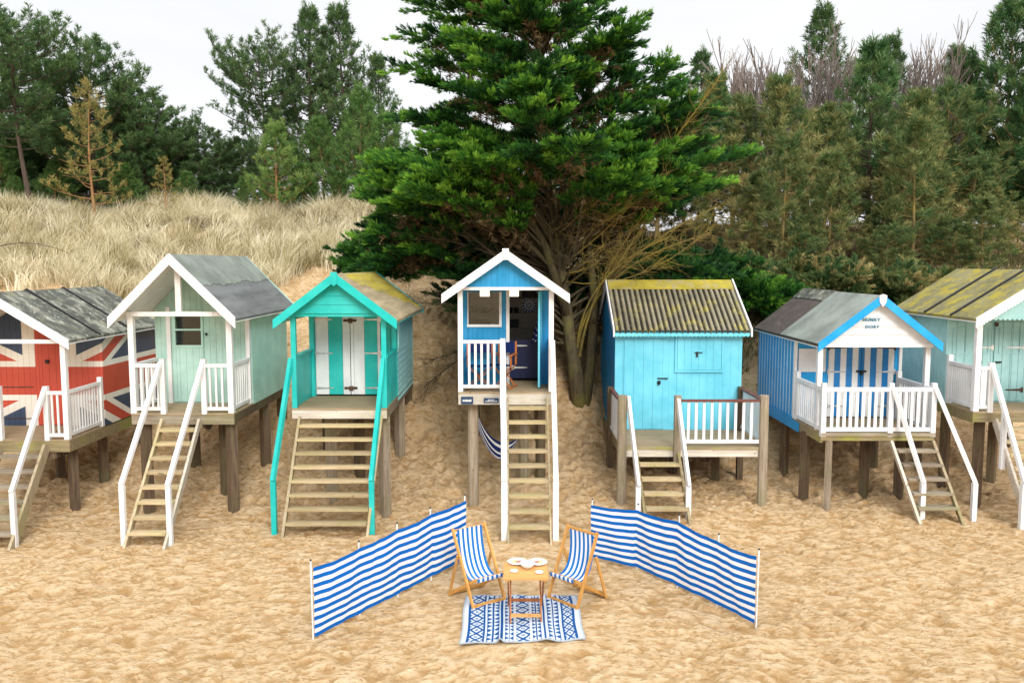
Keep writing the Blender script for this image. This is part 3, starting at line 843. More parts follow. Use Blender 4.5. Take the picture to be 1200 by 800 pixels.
for s in (-1, 1):
    post(r, s * (h.hw - .045), .045, h.zd - (0.0), h.ze - .031, .09, M['white_clean'])
    mb = MB(); boards_y(mb, s * (h.hw - .015), s, .1, P - .002, h.zd, h.ze - .03, .1)
    if s > 0:
        mb = MB(); boards_y(mb, s * (h.hw - .015), s, .1, P - .002, h.zd, h.zd + .95, .1)
    else:
        mb = MB(); boards_y(mb, s * (h.hw - .015), s, .1, P - .002, h.zd, h.zd + .55, .1)
    mb.build('side_panel', M['blue'], r)
deck(r, -h.hw, h.hw, -.02, P, h.zd, M['deck'], M['whitewood'], .21)
side_beams(r, -h.hw, h.hw, .05, P + D, h.zd - .033, M['stilt'], .2)
MB().box(h.lx(596, 470), h.hw - .02, -.03, .011, h.zd - .24, h.zd - .035).build('riser_board', M['whitewood'], r)
# window
mb = MB()
for a, c, e, f in ((wl - .03, wr + .05, wz0 - .05, wz0), (wr, wr + .05, wz0 + .001, wz1), (wl - .02, wl, wz0 + .001, wz1)):
    mb.box(a, c, P - .03, P + .03, e, f)
w = mb.build('window', M['white_clean'], r)
MB().box(wl, wr, P + .012, P + .017, wz0, wz1).build('window_pane', M['glass'], w)
# door frame, open leaf, half door
MB().box(dl - .065, dl, P - .03, P + .03, h.zd + .001, dz1).build('door_frame', M['white'], r)
MB().box(dl, dr, P - .02, P + .03, dz1, h.ze - .032).build('door_frame', M['white_clean'], r)
mb = MB(); mb.bar((dr + .0, P - .015, (h.zd + .02 + dz1) / 2), (dr - .06, P - .60, (h.zd + .02 + dz1) / 2), .035, dz1 - h.zd - .04)
d = mb.build('door', M['sky_blue'], r)
for zz in (.25, 1.0, 1.65): MB().box(dr - .085, dr - .05, P - .45, P - .35, h.zd + zz, h.zd + zz + .05).build('hinge', M['black'], d)
hx0, hx1 = h.lx(596, 420, P + .5), h.lx(637, 420, P + .5); hz1 = h.lz(398, P + .5)
mb = MB(); boards_x(mb, hx0, hx1, h.zd + .06, lambda x: hz1, P + .5, (), .12)
d = mb.build('half_door', M['navy'], r)
for zz in (hz1 - .12, h.zd + .28): strap_hinge(d, hx0 + .10, P + .5, zz, .28, M['metal'], 1)
# interior linings and shelves
yb = P + D - .07
mb = MB(); mb.box(-h.hw + .07, h.hw - .07, yb - .012, yb, h.zd + .01, h.ze + .2); mb.build('lining', M['cream_wall'], r)
shz = [h.zd + v for v in (.95, 1.28, 1.62)]
for z in shz: MB().box(-h.hw + .08, h.hw - .08, yb - .24, yb - .013, z - .025, z).build('shelf', M['cream_wall'], r)
for pa, pb in ((562.5, 574), (597, 608)):
    MB().box(h.lx(pa, 345, .02), h.lx(pb, 345, .02), -.052, -.04, h.lz(347.3, .02), h.ze - .0).build('light_panel', M['cream_card'], r)
# name plates on the fascia: tiny unreadable white lettering
for (pa, pb, qa, qb, nr) in ((540.5, 554.5, 464.5, 473, 1), (567, 584.5, 466, 471.5, 2)):
    x0, x1, z1, z0 = h.lx(pa, 468), h.lx(pb, 468), h.lz(qa), h.lz(qb)
    pl = MB().box(x0, x1, -.03, -.009, z0, z1).build('name_plate', M['plate_navy'], r)
    mb = MB(); hh = (z1 - z0)
    for q in range(nr):
        zc = (z0 + z1) / 2 + (hh * .16 * (1 if q == 0 else -1) if nr == 2 else 0)
        x = x0 + .03 + (.05 if (nr == 2 and q == 0) else 0); xe = x1 - .03 - (.05 if (nr == 2 and q == 0) else 0)
        lh = hh * (.16 if nr == 1 else .10)
        while x < xe:
            w_ = random.uniform(.008, .016)
            mb.box(x, min(x + w_, xe), -.034, -.0305, zc - lh, zc + lh * random.uniform(.5, 1)); x += w_ + .006
    mb.build('lettering', M['letter'], pl)
xn = h.lx(589, 430)
railing(r, (-h.hw + .09, .04), (xn - .04, .04), h.zd + .02, .92, 5, M['white_clean'], .045)
post(r, xn, .02, h.zd - .3, h.zd + 1.0, .10, M['white_clean'], 'newel_post')
run, zf = h.foot(634)
xl_, xr_ = h.lx(594, 465), h.lx(642, 465); sk = .02
stairs(r, xl_, xr_, h.zd - .02, run, zf, 9, M['step'], M['string'], sk, .03, .14, ms2=M['string'])
handrail(r, xn, h.zd + .96, -.05, h.lx(591, 562, -run + .12), -run + .12, zf + 1.03, zf, M['white_clean'], .10, .07, .11)
handrail(r, h.hw - .02, h.zd + .96, 0, h.lx(651.5, 562, -run + .12), -run + .12, zf + 1.03, zf, M['white_clean'], .085, .07, .10)
for x, y, n in ((-h.hw + .26, .35, 9), (h.hw - .55, 1.0, 9), (h.hw - .2, 1.2, 9), (-h.hw + .2, 2.6, 4), (h.hw - .2, 2.6, 4)):
    stilt(r, x, y, h.zd - .22, .17 if n == 9 else .16, M['stilt_pale'] if y < 1.1 else M['stilt'], n)

# ================================================================== HUT 5 : sky blue hut with corrugated roof
h5Y = 15.4
h = Hut('beach_hut', 'bright sky blue hut, side-on, with corrugated lichen roof and timber post porch', h5Y, 727.5, 895.5, 523, 430, 400)
r = h.root; P, D = 1.6, 2.7
wl, wr = h.lx(720, 480, P), h.lx(868, 480, P)
yr_ = P + 1.35; zr = at(780, 333, h5Y + yr_).z; ze = at(780, 390, h5Y + P - .2).z
kk = (zr - ze) / (yr_ - (P - .2))
ztw = ze + .2 * kk - .03
sh0, sh1, sz0, sz1 = h.lx(793, 420, P), h.lx(845, 420, P), h.lz(433, P), h.lz(396, P)
dl, dr, dzt = h.lx(731, 450, P), h.lx(779, 450, P), h.lz(397, P)
mb = MB(); boards_x(mb, wl, wr, h.zd, lambda x: ztw, P, (), .16, gap=.0025); mb.build('front_wall', M['sky_blue'], r)
mb = MB(); boards_x(mb, wl, wr, h.zd, lambda x: ztw, P + D - .04, (), .16); mb.build('back_wall', M['sky_blue'], r)
for s, x in ((-1, wl), (1, wr)):
    mb = MB(); n = 22; y0, y1 = P + .034, P + D - .042
    for i in range(n):
        a, c = y0 + (y1 - y0) * i / n, y0 + (y1 - y0) * (i + 1) / n
        zt = lambda y: zr - abs(y - yr_) * kk - .03
        xa, xb = (x, x + .03) if s < 0 else (x - .03, x)
        mb.prism_x([(a, h.zd - .02), (c - .004, h.zd - .02), (c - .004, zt(c)), (a, zt(a))], xa, xb)
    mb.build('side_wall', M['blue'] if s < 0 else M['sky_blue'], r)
MB().box(wl - .02, wl + .0, P, P + D, h.zd - .22, h.zd - .0).build('skirting', M['sky_blue'], r)
MB().box(wl + .04, wr - .04, P + .04, P + D - .05, h.zd - .08, h.zd - .02).build('floor', M['deck'], r)
# corrugated roof
x0, x1 = h.lx(720, 390, P - .2), h.lx(879.5, 390, P - .2)
nc = 24; nu = nc * 8
mb = MB(); prof = []
for i in range(nu + 1):
    x = x0 + (x1 - x0) * i / nu; prof.append((x, .075 * abs(math.sin(math.pi * nc * i / nu)) ** .8 - .03))
ends = [P - .22, yr_, P + D + .22]
for e in (0, 1):
    ya, yb_ = ends[e], ends[e + 1]
    za, zb_ = zr - abs(ya - yr_) * kk, zr - abs(yb_ - yr_) * kk
    vs = [(x, ya, za + dz + .03) for x, dz in prof] + [(x, yb_, zb_ + dz + .03) for x, dz in prof] + [(x, ya, za + dz + .022) for x, dz in prof] + [(x, yb_, zb_ + dz + .022) for x, dz in prof]
    n1 = nu + 1
    fs = [(i, i + 1, n1 + i + 1, n1 + i) for i in range(nu)] + [(2 * n1 + i, 3 * n1 + i, 3 * n1 + i + 1, 2 * n1 + i + 1) for i in range(nu)] + [(i, 2 * n1 + i, 2 * n1 + i + 1, i + 1) for i in range(nu)]
    mb.add(vs, fs)
    for i in range(nu): mb.m[len(mb.m) - len(fs) + i] = 1 if abs(math.sin(math.pi * nc * (i + .5) / nu)) > .72 else 0  # lighter crests, darker valleys: corrugation light and shade painted by face
ro = mb.build('roof', [M['roof_corr'], M['roof_corr_lit_crest']], r)
mb = MB()
for s in (-1, 1):
    mb.prism_x([(yr_, zr + .062), (yr_ + s * .27, zr + .062 - .27 * kk), (yr_ + s * .27, zr + .082 - .27 * kk), (yr_, zr + .10)], x0 + .02, x1 - .02)
mb.build('ridge_cap', M['lichen'], ro)
for x in (x0 - .03, x1):
    for s in (-1, 1):
        ya = yr_ + s * (1.35 + .26)
        za = zr - abs(ya - yr_) * kk
        MB().prism_x([(yr_, zr + .12), (ya, za + .12), (ya, za - .04), (yr_, zr - .06)], x, x + .03).build('bargeboard', M['white_clean'], r)
    MB().prism_x([(P - .2, ze - .05), (P - .26, ze - .05), (P - .26, ze - .12), (P - .1, ze - .12)], x, x + .03)
# scalloped eave board
mb = MB(); n = 34; pts = [(x1 - .01, ze + .0), (x0 + .01, ze + .0)]
for i in range(n):
    for q in (0, .25, .5, .75):
        pts.append((x0 + .01 + (x1 - x0 - .02) * (i + q) / n, ze - .055 - .025 * math.sin(math.pi * q)))
pts.append((x1 - .01, ze - .055))
mb.prism_y(pts, P - .20, P - .18); mb.build('eave_board', M['sky_blue'], r)
# door, shutter
mb = MB(); boards_x(mb, dl, dr, h.zd + .02, lambda x: dzt, P - .022, (), .2, gap=.004, back=False, th=.02)
d = mb.build('door', M['sky_blue'], r)
mb = MB(); mb.lathe([(0, .03), (.03, .025), (.035, 0), (.03, -.05), (0, -.055)], (dr - .13, P - .06, h.lz(447, P)), 8); mb.box(dr - .16, dr + .06, P - .04, P - .023, h.lz(443, P) - .012, h.lz(443, P) + .012)
mb.build('padlock', M['black'], d)
mb = MB(); boards_x(mb, sh0, sh1, sz0, lambda x: sz1, P - .03, (), .15, gap=.004, back=False, th=.028)
s5 = mb.build('shutter', M['sky_blue'], r)
mb = MB()
for a, c, e, f in ((sh0 - .04, sh1 + .04, sz0 - .05, sz0 - .005), (sh0 - .04, sh1 + .04, sz1 + .002, sz1 + .035), (sh0 - .04, sh0 - .004, sz0 - .004, sz1), (sh1 + .004, sh1 + .04, sz0 - .004, sz1)):
    mb.box(a, c, P - .04, P - .002, e, f)
mb.build('shutter_frame', M['sky_blue'], s5)
mb = MB(); mb.box((sh0 + sh1) / 2 - .10, (sh0 + sh1) / 2 + .06, P - .045, P - .031, (sz0 + sz1) / 2 + .02, (sz0 + sz1) / 2 + .04); mb.box((sh0 + sh1) / 2 - .07, (sh0 + sh1) / 2 - .03, P - .06, P - .046, (sz0 + sz1) / 2 - .06, (sz0 + sz1) / 2 + .05)
mb.build('padlock', M['black'], s5)
# porch
xa, xb = -h.hw, h.hw
deck(r, xa, xb, 0, P - .004, h.zd, M['deck'], M['whitewood'], .17)
MB().box(xa, xb, -.02, .009, h.zd - .05, h.zd - .01).build('edge_board', M['mossy'], r)
side_beams(r, xa, xb, .055, P + D, h.zd - .033, M['mossy'], .17)
pw = .16
PL, PR = xa + .02, xb - .02
xm = h.lx(793.5, 500)
for x, y, t in ((PL, .0, .98), (PR, .0, .98)):
    MB().tube([(x, y, gz(h.X0 + x, h5Y + y) - .5), (x, y, h.zd + t)], [.095, .088], 10).build('post', M['stilt_pale'], r)
post(r, xm, -.02, h.zd - .3, h.zd + .98, .12, M['stilt_pale'])
for x in (PL - .05, PR - .02):
    post(r, x, P - .1, gz(h.X0 + x, h5Y + P - .1) - .4, h.zd + .92, .12, M['stilt'])
railing(r, (xm + .06, .0), (PR - .09, .0), h.zd + .02, .86, 9, M['white_clean'], .05, top_mat=M['white_brown'])
railing(r, (PR - .01, .09), (PR - .01, P - .17), h.zd + .02, .86, 13, M['white_clean'], .07, top_mat=M['white_brown'])
railing(r, (PL - .03, .09), (PL - .03, P - .17), h.zd + .02, .86, 13, M['white_clean'], .07, top_mat=M['white_brown'])
run, zf = h.foot(612)
xl_, xr_ = h.lx(744, 535), h.lx(796, 535); sk = .06
stairs(r, xl_, xr_, h.zd - .05, run, zf, 4, M['step'], M['mossy'], sk, .05, .18)
handrail(r, h.lx(736, 465), h.lz(465), 0, h.lx(748, 583, -run + .15), -run + .15, zf + .62, zf, M['white_clean'], .055, .13, .09)
handrail(r, h.lx(794, 465), h.lz(465), 0, h.lx(807, 583, -run + .15), -run + .15, zf + .62, zf, M['white_clean'], .055, .13, .09)
for x, y in ((PR - .55, P - .2), (0, P + .2), (xa + .2, P + 2.2), (xb - .2, P + 2.2)):
    stilt(r, x, y, h.zd - .18, .15, M['stilt'])

# ================================================================== HUT 6 : Hunky Dory
Y6 = 15.1
h = Hut('beach_hut', 'blue and white striped hut with white gable reading HUNKY DORY', Y6, 962, 1095.5, 507, 402, 350)
r = h.root; P, D = 1.5, 2.5; OY = .2; PY = .32
ze6 = at(957, 402, Y6 + .2).z; zr6 = at(1029, 350, Y6 + .0).z
SB = [M['azure'], M['white']]
dl, dr, dz1 = h.lx(970, 440, P), h.lx(1047, 440, P), h.lz(402, P)
cab_hw = h.hw
DMm = [M['stripe_blue'], M['white_clean']]
cabin(r, cab_hw, P, P + D, h.zd, ze6, zr6, [M['azure'], M['white_clean']], [M['azure'], M['white_clean']], openings=[(dl, dr, h.zd, dz1)],
      bw=.048, smf=lambda k, y: 1 if k % 4 == 1 else 0)
for s in (-1, 1):
    MB().box(s * cab_hw - .03, s * cab_hw + .03, P - .035, P + .0, h.zd, ze6 - .02).build('corner_trim', M['white_clean'], r)
    MB().prism_x([(P - .35, h.zd - .22), (P + D, h.zd - .22), (P + D, h.zd + .03), (P + .03, h.zd + .03), (P + .03, h.zd - .04), (P - .35, h.zd - .04)], s * (cab_hw + .006) - (.0 if s > 0 else .02), s * (cab_hw + .006) + (.02 if s > 0 else .0)).build('skirting', M['azure'], r)
yfr = OY - .15
ro, k, xo, zo = gable_roof(r, cab_hw, .07, ze6, zr6, yfr, P + D + .15, M['roof_black'], .05, M['white_clean'])
mb = MB(); ym = P + .75
for s in (-1, 1):
    mb.prism_y([(0, zr6 + .051), (s * (xo + .01), zo + .051), (s * (xo + .01), zo + .062), (0, zr6 + .062)], yfr, ym)
mb.build('felt_sheet', M['roof_greygreen'], ro)
mb = MB()
for s in (-1, 1):
    mb.prism_y([(0, zr6 + .053), (s * xo * .22, zr6 + (zo - zr6) * .22 + .053), (s * xo * .22, zr6 + (zo - zr6) * .22 + .075), (0, zr6 + .08)], ym + .01, P + D + .14)
mb.build('ridge_cap', M['roof_grey_lichen'], ro)
barges(r, xo, zo, zr6, yfr, .165, M['azure'], lift=.075)
MB().prism_y([(-.07, zr6 + .06), (.0, zr6 + .085), (.07, zr6 + .06), (.06, zr6 - .06), (0, zr6 - .15), (-.06, zr6 - .06)], yfr - .05, yfr - .031).build('finial', M['white_clean'], r)
mb = MB(); kk = (zr6 - ze6) / cab_hw
clap_x(mb, lambda z: -min(cab_hw + .05, (zr6 - .03 - z) / kk), lambda z: min(cab_hw + .05, (zr6 - .03 - z) / kk), ze6 + .0, zr6 - .05, OY, .145)
gp = mb.build('gable_panel', M['white_clean'], r)
def text_part(s, cx, y, zc, size, mat, parent, name='lettering', sp_=1.25):
    cu = bpy.data.curves.new(name, 'FONT'); cu.body = s; cu.size = size; cu.align_x = 'CENTER'; cu.align_y = 'CENTER'; cu.extrude = .006; cu.offset = .001; cu.space_character = sp_
    to = bpy.data.objects.new(name + '_tmp', cu); COL.objects.link(to)
    dg = bpy.context.evaluated_depsgraph_get(); me = bpy.data.meshes.new_from_object(to.evaluated_get(dg))
    COL.objects.unlink(to); bpy.data.objects.remove(to)
    me.transform(Matrix.Translation((cx, y, zc)) @ Matrix.Rotation(R(90), 4, 'X'))
    me.materials.clear(); me.materials.append(mat)
    o = bpy.data.objects.new(name, me); COL.objects.link(o); o.parent = parent
    return o
text_part('HUNKY', h.lx(1021, 375, OY), OY - .010, h.lz(374.8, OY), .082, M['letter_blue'], gp)
text_part('DORY', h.lx(1022, 383, OY), OY - .010, h.lz(382.8, OY), .082, M['letter_blue'], gp)
MB().box(-cab_hw, cab_hw, OY - .01, OY + .05, ze6 - .075, ze6 - .002).build('tie_beam', M['white_clean'], r)
for s in (-1, 1): post(r, s * (cab_hw - .05), PY, h.zd, ze6 - .03, .09, M['white_clean'])
deck(r, -h.hw, h.hw, 0, P, h.zd, M['deck'], M['mossy'], .12)
MB().box(-h.hw, h.hw, -.02, .009, h.zd - .06, h.zd + .0).build('edge_board', M['greywood'], r)
side_beams(r, -h.hw, h.hw, .055, P + D, h.zd - .033, M['mossy'], .16)
mid = (dl + dr) / 2; nst = 11
for x0, x1, s in ((dl, mid, 1), (mid, dr, -1)):
    mb = MB(); sw = (dr - dl) / nst
    e = sorted({x0 + .004, x1 - .004} | {dl + sw * i for i in range(nst + 1) if x0 + .01 < dl + sw * i < x1 - .01})
    for a, c in zip(e[:-1], e[1:]):
        mb.box(a + .002, c - .002, P - .012, P + .018, h.zd + .03, dz1 - .01, int(((a + c) / 2 - dl) / sw) % 2)
    d = mb.build('door', [M['white_clean'], M['stripe_blue']], r)
    hx = x0 + .02 if s > 0 else x1 - .02
    for zz in (.25, .95, dz1 - h.zd - .09): strap_hinge(d, hx, P - .012, h.zd + zz, .34, M['rust'] if zz > 1 else M['metal'], s)
mb = MB(); mb.box(mid - .10, mid + .10, P - .04, P - .014, h.zd + .94, h.zd + .98); mb.lathe([(0, .03), (.03, .02), (.03, -.04), (0, -.05)], (mid, P - .05, h.zd + .93), 8); mb.build('padlock', M['black'], r)
MB().box(-cab_hw + .06, dl - .06, P - .03, P - .004, h.zd + .95, h.zd + 1.42).build('shutter', M['white_clean'], r)
# white picket fences round the porch
z0 = h.zd - .02
xst = h.lx(1043, 507)
for x in (-h.hw + .04, xst, h.hw - .04): post(r, x, .03, z0 - .05, h.zd + .93, .09, M['white_clean'], 'newel_post')
railing(r, (-h.hw + .085, .03), (xst - .045, .03), z0, .83, 9, M['white_clean'], .055, rail=(.045, .075))
railing(r, (xst + .045, .03), (h.hw - .085, .03), z0, .83, 5, M['white_clean'], .055, rail=(.045, .075))
for s in (-1, 1):
    railing(r, (s * (h.hw - .04), .08), (s * (h.hw - .04), P - .09), z0, .83, 11, M['white_clean'], .036, rail=(.045, .075))
    post(r, s * (h.hw - .04), P - .08, z0, h.zd + .97, .085, M['white_clean'], 'newel_post')
run, zf = h.foot(610)
xl_, xr_ = h.lx(1042, 512), h.lx(1093.5, 512); sk = h.lx(1077, 610, -run) - xl_
stairs(r, xl_, xr_, h.zd - .05, run, zf, 5, M['greywood'], M['whitewood'], sk, .045, .15, ms2=M['string'])
handrail(r, xst + .02, h.zd + .85, -.02, h.lx(1082, 580, -run + .12), -run + .12, zf + .66, zf, M['white_clean'], .08, .06, .085)
handrail(r, h.hw - .03, h.zd + .85, -.02, h.lx(1143, 574, -run + .12), -run + .12, zf + .66, zf, M['white_clean'], .08, .06, .085)
for x, y, mm in ((-h.hw + .02, .85, 'stilt'), (-h.hw + .18, .06, 'stilt_pale'), (.12, .8, 'stilt'), (h.hw - .3, .7, 'stilt'), (-h.hw + .1, 2.3, 'stilt'), (h.hw - .1, 2.3, 'stilt'), (-h.hw + .1, 3.7, 'stilt'), (h.hw - .1, 3.7, 'stilt')):
    stilt(r, x, y, h.zd - .15, .17 if mm == 'stilt' else .11, M[mm])

# ================================================================== HUT 7 : duck egg hut, far right
Y7 = 15.0
h = Hut('beach_hut', 'pale duck egg blue hut with scalloped white bargeboard and mossy yellow roof', Y7, 1140.5, 1303, 482, 371, 300)
r = h.root; P, D = 1.05, 2.0
h.zr = 4.66
cabin(r, h.hw, P, P + D, h.zd - .03, h.ze, h.zr, M['egg'], M['egg'], bw=.14)
ro, k, xo, zo = gable_roof(r, h.hw, .12, h.ze, h.zr, -.18, P + D + .12, M['roof_mossy'], .05, M['white'])
for yb in (.72, 1.72):
    mb = MB()
    for s in (-1, 1): mb.prism_y([(0, h.zr + .051), (s * xo, zo + .051), (s * xo, zo + .085), (0, h.zr + .085)], yb - .03, yb + .03)
    mb.build('roof_batten', M['black'], ro)
barges(r, xo, zo, h.zr, -.18, .17, M['white_clean'], lift=.065, scallop=True)
mb = MB(); n = 30; pts = [(h.hw, h.ze), (0, h.zr - .03), (-h.hw, h.ze)]
for i in range(n):
    for q in (0, .25, .5, .75): pts.append((-h.hw + 2 * h.hw * (i + q) / n, h.ze - .03 - .035 * math.sin(math.pi * q)))
pts.append((h.hw, h.ze - .03))
mb.prism_y(pts, -.05, -.025); mb.build('gable_panel', M['egg'], r)
for s in (-1, 1): post(r, s * (h.hw - .05), .05, h.zd, h.ze - .002, .10, M['white_clean'])
deck(r, -h.hw, h.hw, 0, P, h.zd, M['deck'], M['mossy'], .17)
side_beams(r, -h.hw, h.hw, .055, P + D, h.zd - .033, M['mossy'], .18)
# panelled doors
for pa, pb in ((1109, 1135), (1140, 1161), (1163, 1198)):
    x0, x1 = h.lx(pa, 430, P), h.lx(pb, 430, P); zt = h.lz(377, P)
    mb = MB(); boards_x(mb, x0, x1, h.zd + .03, lambda x: zt, P - .03, (), .16, gap=.008, back=False, th=.026)
    d = mb.build('door', M['egg'], r)
    q0, q1 = x0 + .08, x1 - .08; z1, z0_ = zt - .12, zt - .62
    mb = MB()
    for a, c, e, f in ((q0, q1, z1 - .02, z1), (q0, q1, z0_, z0_ + .02), (q0, q0 + .02, z0_ + .021, z1 - .021), (q1 - .02, q1, z0_ + .021, z1 - .021)): mb.box(a, c, P - .045, P - .032, e, f)
    mb.build('moulding', M['egg'], d)
    if pa > 1110:
        strap_hinge(d, x1 - .03, P - .03, h.zd + .25, .3, M['rust'], -1)
        strap_hinge(d, x1 - .03, P - .03, h.zd + 1.08, .34, M['white'], -1)
    mb = MB(); mb.box(x0 + .03, x0 + .14, P - .06, P - .031, h.zd + .78, h.zd + .81); mb.build('handle', M['black'], d)
MB().lathe([(0, .03), (.03, .02), (.035, -.04), (0, -.06)], (h.lx(1166, 380, P), P - .06, h.lz(379, P)), 8).build('padlock', M['rust'], r)
MB().box(-h.hw - .006, -h.hw + .06, P - .02, P + .0, h.zd, h.ze).build('corner_trim', M['egg'], r)
xn = h.lx(1160, 480)
railing(r, (-h.hw + .1, .04), (xn - .04, .04), h.zd, .80, 2, M['white_clean'], .05)
post(r, xn, .03, h.zd - .02, h.zd + .90, .09, M['white_clean'], 'newel_post')
railing(r, (-h.hw + .05, .1), (-h.hw + .05, P - .08), h.zd, .80, 11, M['white_clean'], .036)
post(r, -h.hw + .05, P - .07, h.zd, h.zd + .95, .085, M['white_clean'], 'newel_post')
railing(r, (xn + .95, .04), (h.hw - .1, .04), h.zd, .80, 9, M['white_clean'], .05)
railing(r, (h.hw - .05, .1), (h.hw - .05, P - .08), h.zd, .80, 12, M['white_clean'], .055)
run, zf = h.foot(628)
xl_ = h.lx(1163.5, 486); sk = h.lx(1210, 606, -run) - xl_ 
stairs(r, xl_, xl_ + .85, h.zd - .05, run, zf, 8, M['step'], M['whitewood'], sk, .045, .18)
handrail(r, xn, h.zd + .84, 0, xn + sk - .03, -run + .12, zf + .9, zf, M['white_clean'], .075, .06, .085)
handrail(r, xn + .93, h.zd + .84, 0, xn + .93 + sk - .03, -run + .12, zf + .9, zf, M['white_clean'], .075, .06, .085)
t = .40; zt_ = (h.zd + .84) * (1 - t) + (zf + .9) * t; MB().box(xn + sk * t - .04, xn + sk * t + .04, -run * t + .04, -run * t + .11, zt_ - 1.05, zt_ + .0).build('baluster_post', M['white_clean'], r)
for x, y in ((-h.hw + .3, .3), (-h.hw + .25, 1.4), (-h.hw + .1, 2.2), (0, 1.5), (h.hw - .2, .3), (h.hw - .2, 2.8), (-h.hw + .2, 2.9)):
    stilt(r, x, y, h.zd - .2, .18, M['stilt'])

# ================================================================== things in and on the blue hut
h = H4; r = r4; P, D = .95, 2.6
yb = H4.Y0 + P + D - .07; X0 = H4.X0
def mug(x, z, y, mat, label, sz=1.0):
    mb = MB(); mb.lathe([(0, 0), (.038 * sz, 0), (.042 * sz, .09 * sz), (.036 * sz, .09 * sz), (.034 * sz, .012), (0, .01)], (x, y, z), 12)
    mb.tube([(x + .04 * sz, y, z + .02), (x + .07 * sz, y, z + .035), (x + .07 * sz, y, z + .065), (x + .04 * sz, y, z + .078)], [.007] * 4, 5)
    return tag(mb.build('mug', mat, smooth=True), label, 'mug', 'mugs on the shelves inside the blue hut')
for i, px in enumerate((561, 569, 577, 598, 605)):
    q = at(px, 361, yb - .12)
    mug(q.x, shz[1], yb - .12, M['dark'], ['dark mug leftmost on the middle shelf behind the hut window', 'dark mug second from left on the middle shelf behind the hut window', 'dark mug hidden by the window jamb on the middle hut shelf', 'dark mug just inside the hut doorway on the middle shelf', 'dark mug left of the patterned plate on the middle hut shelf'][i], 1.35)
q = at(620, 363, yb - .05)
mb = MB(); n = 26
for ring, (ra, rb) in enumerate(((0, .035), (.035, .07), (.07, .105), (.105, .14), (.14, .165))):
    for i in range(n):
        t0, t1 = 2 * math.pi * i / n, 2 * math.pi * (i + 1) / n
        mi = 1 if (ring in (1, 3) and (i % 2 == ring // 2)) or ring == 4 and i % 2 else 0
        c = Vector((q.x, yb - .06, shz[1] + .17))
        za, zb_ = .02 - ra * .1, .02 - rb * .1
        vs = [(c.x + a * math.cos(t), c.y - (ra if a == ra else rb) * .12 - a * math.sin(t) * -.25, c.z + a * math.sin(t)) for a, t in ((ra, t0), (rb, t0), (rb, t1), (ra, t1))]
        mb.add(vs, [(0, 1, 2, 3)], mi)
tag(mb.build('plate', [M['china'], M['china_blue']]), 'blue and white patterned plate propped on a shelf inside the blue hut', 'plate')
for i, (px, zz, w_, hh_, lb) in enumerate(((566, 0, .34, .17, 'dark box on the lowest shelf behind the hut window'), (600, 0, .30, .16, 'dark box on the lowest shelf just inside the hut doorway'), (616, 2, .16, .22, 'dark tin standing on the top shelf inside the hut doorway'), (624, 2, .12, .20, 'dark bottle shaped jar at right on the top hut shelf'), (556, 1, .12, .14, 'dark jar at the far left of the middle hut shelf'))):
    q = at(px, 370, yb - .12)
    mb = MB(); mb.box(q.x - w_ / 2, q.x + w_ / 2, yb - .2, yb - .05, shz[zz] + .001, shz[zz] + hh_); mb.box(q.x - w_ / 2 - .008, q.x + w_ / 2 + .008, yb - .208, yb - .042, shz[zz] + hh_, shz[zz] + hh_ + .025)
    tag(mb.build('storage_box', M['dark']), lb, 'box')
# spotted cloth hung on the inside of the open door
q0 = at(634.5, 368, H4.Y0 + P + .25); q1 = at(633.5, 396, H4.Y0 + P + .25)
mb = MB(); W_ = 14; Hh = 20
for i in range(W_):
    for j in range(Hh):
        def pt(a, c):
            u, v = a / W_, c / Hh
            wid = .04 + .17 * v ** .8
            return (q0.x - wid * (1 - u), H4.Y0 + P + .25 + .03 * math.sin(u * 9), q0.z - v * (q0.z - q1.z) * (1 + .25 * (1 - u)))
        dot = (i % 4 in (1, 2) and (j + (2 if (i // 4) % 2 else 0)) % 4 == 1)
        mb.add([pt(i, j), pt(i + 1, j), pt(i + 1, j + 1), pt(i, j + 1)], [(0, 1, 2, 3)], 1 if dot else 0)
tag(mb.build('tea_towel', [M['navy_cloth'], M['white_cloth']]), 'navy cloth with white spots hanging inside the blue hut doorway', 'cloth')

def director_chair(label, x, y, z, rz, w=.5):
    t = thing('folding_chair', label, 'chair', (x, y, z), rz, 'director chairs on the blue hut porch')
    for s in (-1, 1):
        MB().bar((s * w / 2, -.2, .0), (-s * w / 2, -.2, .44), .03, .02).build('leg', M['chairwood'], t)
        MB().bar((s * w / 2, .2, .0), (-s * w / 2, .2, .44), .03, .02).build('leg', M['chairwood'], t)
        mb = MB(); mb.box(s * w / 2 - .015, s * w / 2 + .015, -.22, -.18, .44, .63); mb.box(s * w / 2 - .015, s * w / 2 + .015, .18, .22, .44, .88); mb.box(s * w / 2 - .025, s * w / 2 + .025, -.25, .24, .631, .655)
        mb.box(s * w / 2 - .015, s * w / 2 + .015, -.25, .25, -.0, .03)
        mb.build('arm_frame', M['chairwood'], t)
    mb = MB()
    for i in range(8):
        a, c = -w / 2 + w * i / 8, -w / 2 + w * (i + 1) / 8
        f = lambda q: .45 - .03 * (1 - (2 * q / w) ** 2)
        mb.add([(a, -.2, f(a)), (c, -.2, f(c)), (c, .2, f(c)), (a, .2, f(a))], [(0, 1, 2, 3)])
    mb.build('seat', M['navy_cloth'], t)
    MB().box(-w / 2, w / 2, .185, .20, .66, .86).build('backrest', M['navy_cloth'], t)
director_chair('navy director chair with crossed orange wood legs at the left of the blue porch', X0 - .50, H4.Y0 + .50, H4.zd + .002, R(4), .48)
director_chair('navy director chair beside the newel at the right of the blue porch railing', X0 - .02, H4.Y0 + .58, H4.zd + .002, R(-14), .34)

